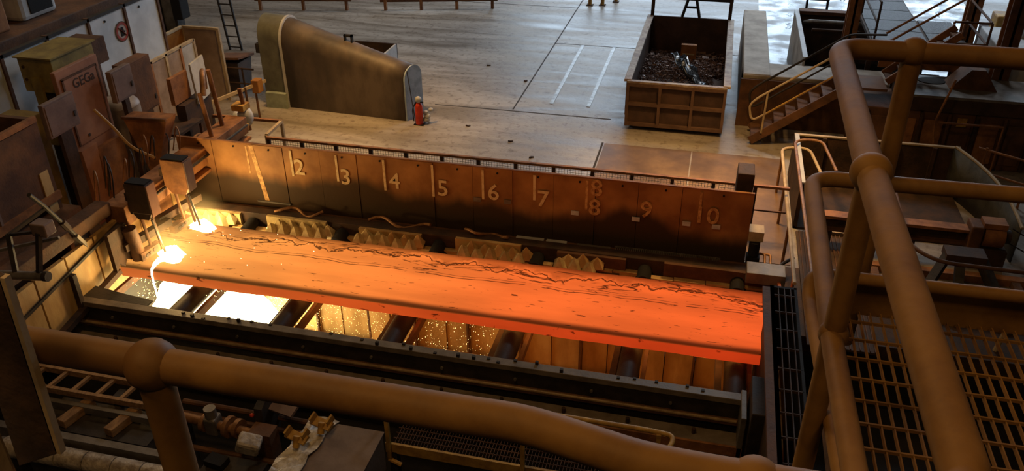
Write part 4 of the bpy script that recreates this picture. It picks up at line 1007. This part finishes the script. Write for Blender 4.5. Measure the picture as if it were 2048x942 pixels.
G().box(-11.3,-11.2,15.0,15.62,1.75,2.35).build('backing_panel', RUSTO, wbd); G().box(-11.28,-11.05,15.1,16.1,0,1.72).build('stand', RUSTD, wbd)
tbl = thing('work_table','low rusty work table with a hanging pipe rack beneath','table',(-11.3,14.7,0))
G().box(-11.5,-10.8,14.35,15.3,1.32,1.38).build('top', RUSTD, tbl)
for p in ((-11.45,14.4),(-10.85,14.4),(-10.85,15.25),(-11.45,15.25)): G().box(p[0]-.03,p[0]+.03,p[1]-.03,p[1]+.03,0,1.32).build('leg', RUST, tbl)
G().tube(fil([(-10.8,14.5,.6),(-10.78,14.5,1.1),(-10.78,15.1,1.15),(-10.8,15.2,.6)],.2),.03,8).build('hoop', COPPER, tbl, smooth=True)
# wheelie bin
bn = thing('wheelie_bin','dark brown wheelie bin with a tilted lid beside the arched hood','bin',(-13.05,20.3,0))
G().loft([V(-13.32,20.0,.08),V(-12.72,20.0,.08),V(-12.72,20.6,.08),V(-13.32,20.6,.08)],[V(-13.42,19.95,.95),V(-12.65,19.95,.95),V(-12.65,20.7,.95),V(-13.42,20.7,.95)]).build('body', mat('bin_plastic',(.07,.05,.045),(.04,.03,.026),rough=.5,scale=3), bn)
G().obox((-13.03,20.33,1.02),(.9,.85,.06),(-8,-4,0)).build('lid', RUST, bn); G().cyl((-13.3,20.72,.1),(-12.75,20.72,.1),.1,12).build('wheels', BLACK, bn)
br = thing('bin_rail','low rail in front of the wheelie bin','railing',(-12.6,19.9,0))
for z in (.42,.85): G().tube([(-13.75,19.88,z),(-12.15,19.88,z)],.025,8).build('rail', RUSTD, br, smooth=True)
for x in (-13.7,-12.5): G().cyl((x,19.88,0),(x,19.88,.88),.028,8).build('post', RUSTD, br, smooth=True)
# ladder, column with box, low guard frame
ldr = thing('leaning_ladder','thin dark ladder standing behind the partitions','ladder',(-15,23.7,0))
for dx in (0,.42): G().bar((-15.2+dx,23.7,0),(-15.55+dx,23.9,2.7),.06,.05).build('rail', DARK, ldr)
for k in range(8): t=k/8; G().cyl((-15.2-.35*t,23.7+.2*t,2.7*t+.1),(-14.78-.35*t,23.7+.2*t,2.7*t+.1),.02,6).build('rung', DARK, ldr)
G().bar((-15.9,23.9,1.9),(-14.3,24.3,2.25),.06,.08).build('crossbar', DARK, ldr)
bc = thing('building_column','dark steel column with a black box behind the partitions','column',(-17.9,25,0))
G().box(-18.35,-18.25,24.7,25.1,0,12).build('flange', DARK, bc); G().box(-17.75,-17.65,24.7,25.1,0,12).build('flange', DARK, bc); G().box(-18.25,-17.75,24.86,24.92,0,12).build('web', GREYST, bc)
G().box(-17.65,-17.3,24.5,25.0,.6,1.6).build('box', BLACK, bc, bevel=.04)
gf = thing('gate_bar','slanting pale bar with an amber lamp between the hood and the yellow frame','barrier',(-11.6,17.8,0))
G().bar((-12.0,16.6,.95),(-11.25,18.9,.95),.05,.08).build('bar', CREAM, gf)
for p in ((-11.45,18.2),(-11.35,18.5)): G().cyl((p[0],p[1],0),(p[0],p[1],1.0),.03,8).build('leg', RUST, gf, smooth=True)
G().box(-11.42,-11.22,18.45,18.7,.75,1.1).build('lamp', AMBER, gf, bevel=.02)
pb=G(); pb.ball((-11.55,17.75,.25),.16,10,8,(.8,.8,1.7)); 
tag(pb.build('pale_sack', LGREY, smooth=True),'pale sack leaning by the slanting bar','sack')

# ------------------------------------------------------------------ foreground: lower walkway and pipework below the front beam
lw = thing('lower_walkway','yellow edged grated walkway below the front beam','walkway',(-1.8,8.9,-1.2))
YDK=mat('worn_yellow',(.55,.34,.08),(.32,.18,.045),rough=.55,scale=5)
G().box(-4.05,1.0,8.50,8.54,-.62,-.44).build('kick_plate', YDK, lw); G().box(-4.05,1.0,9.40,9.44,-.62,-.5).build('edge_angle', RUST, lw)
for k in range(98): G().box(-3.95+k*.05,-3.942+k*.05,8.54,9.40,-.55,-.51).build('bearing_bar', RUST, lw)
for k in range(8): G().box(-4.0,1.0,8.6+k*.11,8.61+k*.11,-.53,-.51).build('cross_bar', RUST, lw)
for x in (-3.98,-1.95,-.1): G().bar((x,8.47,-.75),(x,8.47,.62),.06,.05).build('post', YDK, lw)
G().tube(fil([(-4.0,8.52,.62),(-.3,8.52,.62),(.10,8.49,.62),(.06,8.25,.60),(-.6,7.85,.55)],.16,8),.035,10).build('top_rail', YDK, lw, smooth=True)
G().tube([(-4.0,8.47,-.72),(-3.8,8.45,-.78)],.035,8).build('foot', YDK, lw)
for x in (-4.0,-2.0,.5): G().box(x,x+.12,8.5,8.62,-1.2,-.6).build('leg', BLUE, lw)
tag(G().box(-4.0,1.1,8.05,8.30,-1.2,-.80).build('blue_beam', BLUE, bevel=.01),'dark blue beam below the yellow walkway','beam')
gb = thing('grey_box','flat brown grey steel box below the front rail','box',(-4.5,7.75,-1.2))
G().box(-5.05,-3.95,7.0,8.25,-1.2,.0).build('body', mat('dull_box',(.20,.14,.10),(.14,.095,.065),rough=.6,scale=2), gb, bevel=.015); G().box(-5.07,-3.93,6.98,8.27,0,.02).build('lid', mat('dull_box',(.2,.14,.1)), gb, bevel=.006)
g=G(); grid=[]
for i in range(9):
    for j in range(6):
        x=-5.28+.5*j/5+.12*i/8; y=7.1+1.2*i/8; grid.append((x+.03*math.sin(i*2+j),y,.035+.05*abs(math.sin(i*1.7+j*2.3))-(.35 if j==0 else 0)))
g.add(grid,[(i*6+j,i*6+j+1,(i+1)*6+j+1,(i+1)*6+j) for i in range(8) for j in range(5)])
tag(g.build('plastic_sheet', PLAST, thick=.004),'crumpled clear plastic sheet draped over the grey box edge','sheet')
for k,(x,y) in enumerate(((-4.78,8.05),(-5.0,7.72))):
    b=thing('yellow_bracket',('farther','nearer')[k]+' of the two yellow brackets on the plastic sheet','bracket',(x,y,.08),'brackets on the box')
    G().obox((x,y,.20),(.34,.14,.04),(20,0,-15)).build('plate', YEL, b); G().cyl((x+.02,y-.1,.10),(x+.02,y-.02,.24),.05,10).build('boss', YEL, b, smooth=True)
    for s_ in (-1,1): G().obox((x+s_*.13,y+.02,.26),(.03,.14,.12),(20,0,-15)).build('ear', YEL, b)
# cable tray, timbers, wrapped pipe
ct = thing('cable_tray','ladder type cable tray behind the left rail','cable tray',(-8.8,8.2,-1.2))
for y in (8.0,8.42): G().box(-11,-7.6,y-.03,y+.03,-.06,.04).build('side_rail', WOOD, ct)
for k in range(8): G().bar((-10.6+k*.42,8.0,0),(-10.55+k*.42,8.42,0),.06,.05).build('rung', WOOD, ct)
G().box(-11,-7.4,7.82,7.9,-.2,-.08).build('base_beam', GREYST, ct)
for x in (-10.5,-8.3): G().box(x,x+.12,8.1,8.3,-1.2,-.06).build('support', DARK, ct)
for k,x in enumerate((-8.75,-7.95)):
    tag(G().bar((x,7.5,-.16),(x+.12,8.05,-.16),.16,.14).build('timber_block', WOOD, bevel=.01),('left','right')[k]+' timber block lying under the cable tray','timber','timber blocks')
tag(G().box(-9.2,-7.3,7.45,8.1,-1.2,-.235).build('timber_shelf', DARK),'dark shelf under the two timber blocks','shelf')
tag(G().box(-10,-6.6,7.28,7.40,-1.2,-.20).build('kerb_angle', GREYST),'grey steel angle beside the wrapped pipe','angle')
wp = thing('wrapped_pipe','foil wrapped insulated pipe at the lower left','pipe',(-8,7.1,-.4))
for k in range(6):
    x=-9.4+k*.46; G().cyl((x,7.08,-.35),(x+.44,7.08,-.35),.15,14).build('wrap_segment', FOIL, wp, smooth=True)
G().cyl((-9.5,7.08,-.35),(-6.6,7.08,-.35),.13,12).build('core', GREYST, wp, smooth=True)
for x in (-9.3,-7.0): G().box(x,x+.1,7.0,7.16,-1.2,-.45).build('support', DARK, wp)
pv = thing('pipe_valves','bronze pipe with valve and couplings below the left rail','pipework',(-6.3,8.1,-1.2))
G().tube([(-7.4,8.25,-.35),(-5.7,8.12,-.35)],.075,12).build('pipe', COPPER, pv, smooth=True)
for x,r in ((-6.85,.14),(-6.45,.17),(-6.3,.15),(-6.0,.13)): G().cyl((x,8.2,-.35),(x+.07,8.19,-.35),r,16).build('coupling', COPPER, pv, smooth=True)
G().box(-6.78,-6.58,8.08,8.3,-.5,-.18).build('valve_body', GREYST, pv, bevel=.03); G().cyl((-6.68,8.18,-.18),(-6.68,8.18,-.02),.09,12).build('actuator', GREYST, pv, smooth=True)
G().ball((-6.05,8.28,-.12),.035,8,6).build('red_knob', RED, pv, smooth=True)
G().tube(fil([(-7.2,8.75,-.2),(-6.2,8.75,-.2),(-6.0,8.9,-.05)],.15),.05,10).build('pipe', GREYST, pv, smooth=True)
for x in (-7.2,-6.2,-5.8): G().box(x,x+.08,8.1,8.25,-1.2,-.4).build('support', DARK, pv)
for y,z in ((8.5,-.55),(8.65,-.45),(7.9,-.6)): G().tube([(-7.5,y,z),(-4.2,y,z)],.045,8).build('pipe', RUST, pv, smooth=True)
mb = thing('motor_bracket','grey bracket plates with a wrapped actuator beside the plastic sheet','bracket',(-5.7,8.3,-1.2))
G().prism([(8.25,.05),(8.75,.25),(8.9,.1),(8.5,-1.2),(8.2,-1.2)],'x',-5.98,-5.85).build('gusset', DARK, mb)
G().obox((-5.6,8.65,-.02),(.42,.55,.05),(18,0,-12)).build('cover_plate', MAUVE, mb); G().box(-5.95,-5.6,7.95,8.2,-1.2,-.15).build('block', RUST, mb)
G().obox((-5.85,7.8,-.2),(.34,.26,.24),(10,20,15)).build('wrapped_actuator', FOIL, mb, bevel=.05)
G().obox((-6.3,7.6,-.45),(.3,.2,.1),(0,0,-8)).build('terminal_box', BLACK, mb); G().box(-6.5,-5.6,7.4,7.8,-1.2,-.52).build('plinth', DARK, mb)

# ------------------------------------------------------------------ viewing platform with its railing
HT, HM, ZD = 7.672, 7.224, 6.856
vr = thing('viewing_railing','thick brown tubular railing around the viewing platform','railing',(.38,1.8,ZD))
path = fil([(-1.9,.866,HT),(-.30,.866,HT),(-.20,.868,HT),(-.12,.852,HT),(-.03,.832,HT),(.05,.829,HT),(.12,.829,HT),(.386,.832,HT),(.376,1.826,HT),(.385,2.744,HT),(2.6,2.75,HT)],.085,8)
G().tube(path,.03,18,True,[.028 if p.y<.9 else .033 for p in path]).build('top_rail', RAIL, vr, smooth=True)
G().tube(fil([(2.6,2.79,HM),(.378,2.73,HM),(.370,1.83,HM),(.386,.9,HM)],.085,8),.027,16).build('middle_rail', RAIL, vr, smooth=True)
for (x,y,rb,rp) in ((-.79,.864,.042,.027),(.118,.829,.036,.027),(.376,1.826,.046,.028),(.607,2.75,.046,.032)):
    G().cyl((x,y,ZD-.30),(x,y,HT),rp,16).build('post', RAIL, vr, smooth=True)
    G().ball((x,y,HT),rb,18,12).build('ball_joint', RAIL, vr, smooth=True); G().ball((x,y,HM),rb*.82,16,10).build('ball_joint', RAIL, vr, smooth=True)
G().tube(fil([(2.6,2.50,ZD+.14),(.40,2.48,ZD+.14),(.395,2.40,ZD+.10),(.44,1.2,ZD+.10)],.05,6),.022,14).build('toe_pipe', RAIL, vr, smooth=True)
G().box(.42,2.6,2.515,2.53,ZD-.02,ZD+.12).build('toe_plate', RAIL, vr)
vd = thing('viewing_deck','open steel grating deck of the viewing platform','deck',(1.4,1.8,ZD-.04))
for k in range(52): G().box(.475+k*.034,.479+k*.034,.2,2.505,ZD-.016,ZD).build('bearing_bar', RAIL, vd)
for k in range(23): G().box(.47,2.3,2.44-k*.1,2.446-k*.1,ZD-.008,ZD+.002).build('cross_bar', RAIL, vd)
G().box(.44,.47,.2,2.51,ZD-.1,ZD+.01).build('edge_angle', RUSTD, vd)
# hanging bracket bar at the left
hb = thing('hanging_bracket','dark blurred steel angle bar hanging in the left foreground','bracket',(-.95,.78,7.45))
g=G(); g.add([(-1.02,.80,7.87),(-.945,.80,7.85),(-.962,.80,7.505),(-1.055,.80,7.455),(-1.02,.812,7.87),(-.945,.812,7.85),(-.962,.812,7.505),(-1.055,.812,7.455)],[(0,1,2,3),(7,6,5,4),(0,4,5,1),(1,5,6,2),(2,6,7,3),(3,7,4,0)])
g.build('web', RUSTD, hb, bevel=.002); G().bar((-.944,.806,7.85),(-.961,.806,7.505),.010,.012,(0,1,0)).build('flange', CREAM, hb)
lh = thing('lamp_housing','cream lamp housing at the lower left corner','lamp',(-1.05,.74,7.4))
G().obox((-1.06,.74,7.50),(.09,.05,.22),(0,0,10)).build('case', CREAM, lh, bevel=.012); G().obox((-.985,.73,7.92),(.12,.04,.09),(0,15,10)).build('bracket_cap', CREAM, lh, bevel=.01); G().cyl((-1.05,.71,7.54),(-1.05,.705,7.54),.035,16).build('lens', RUSTD, lh)
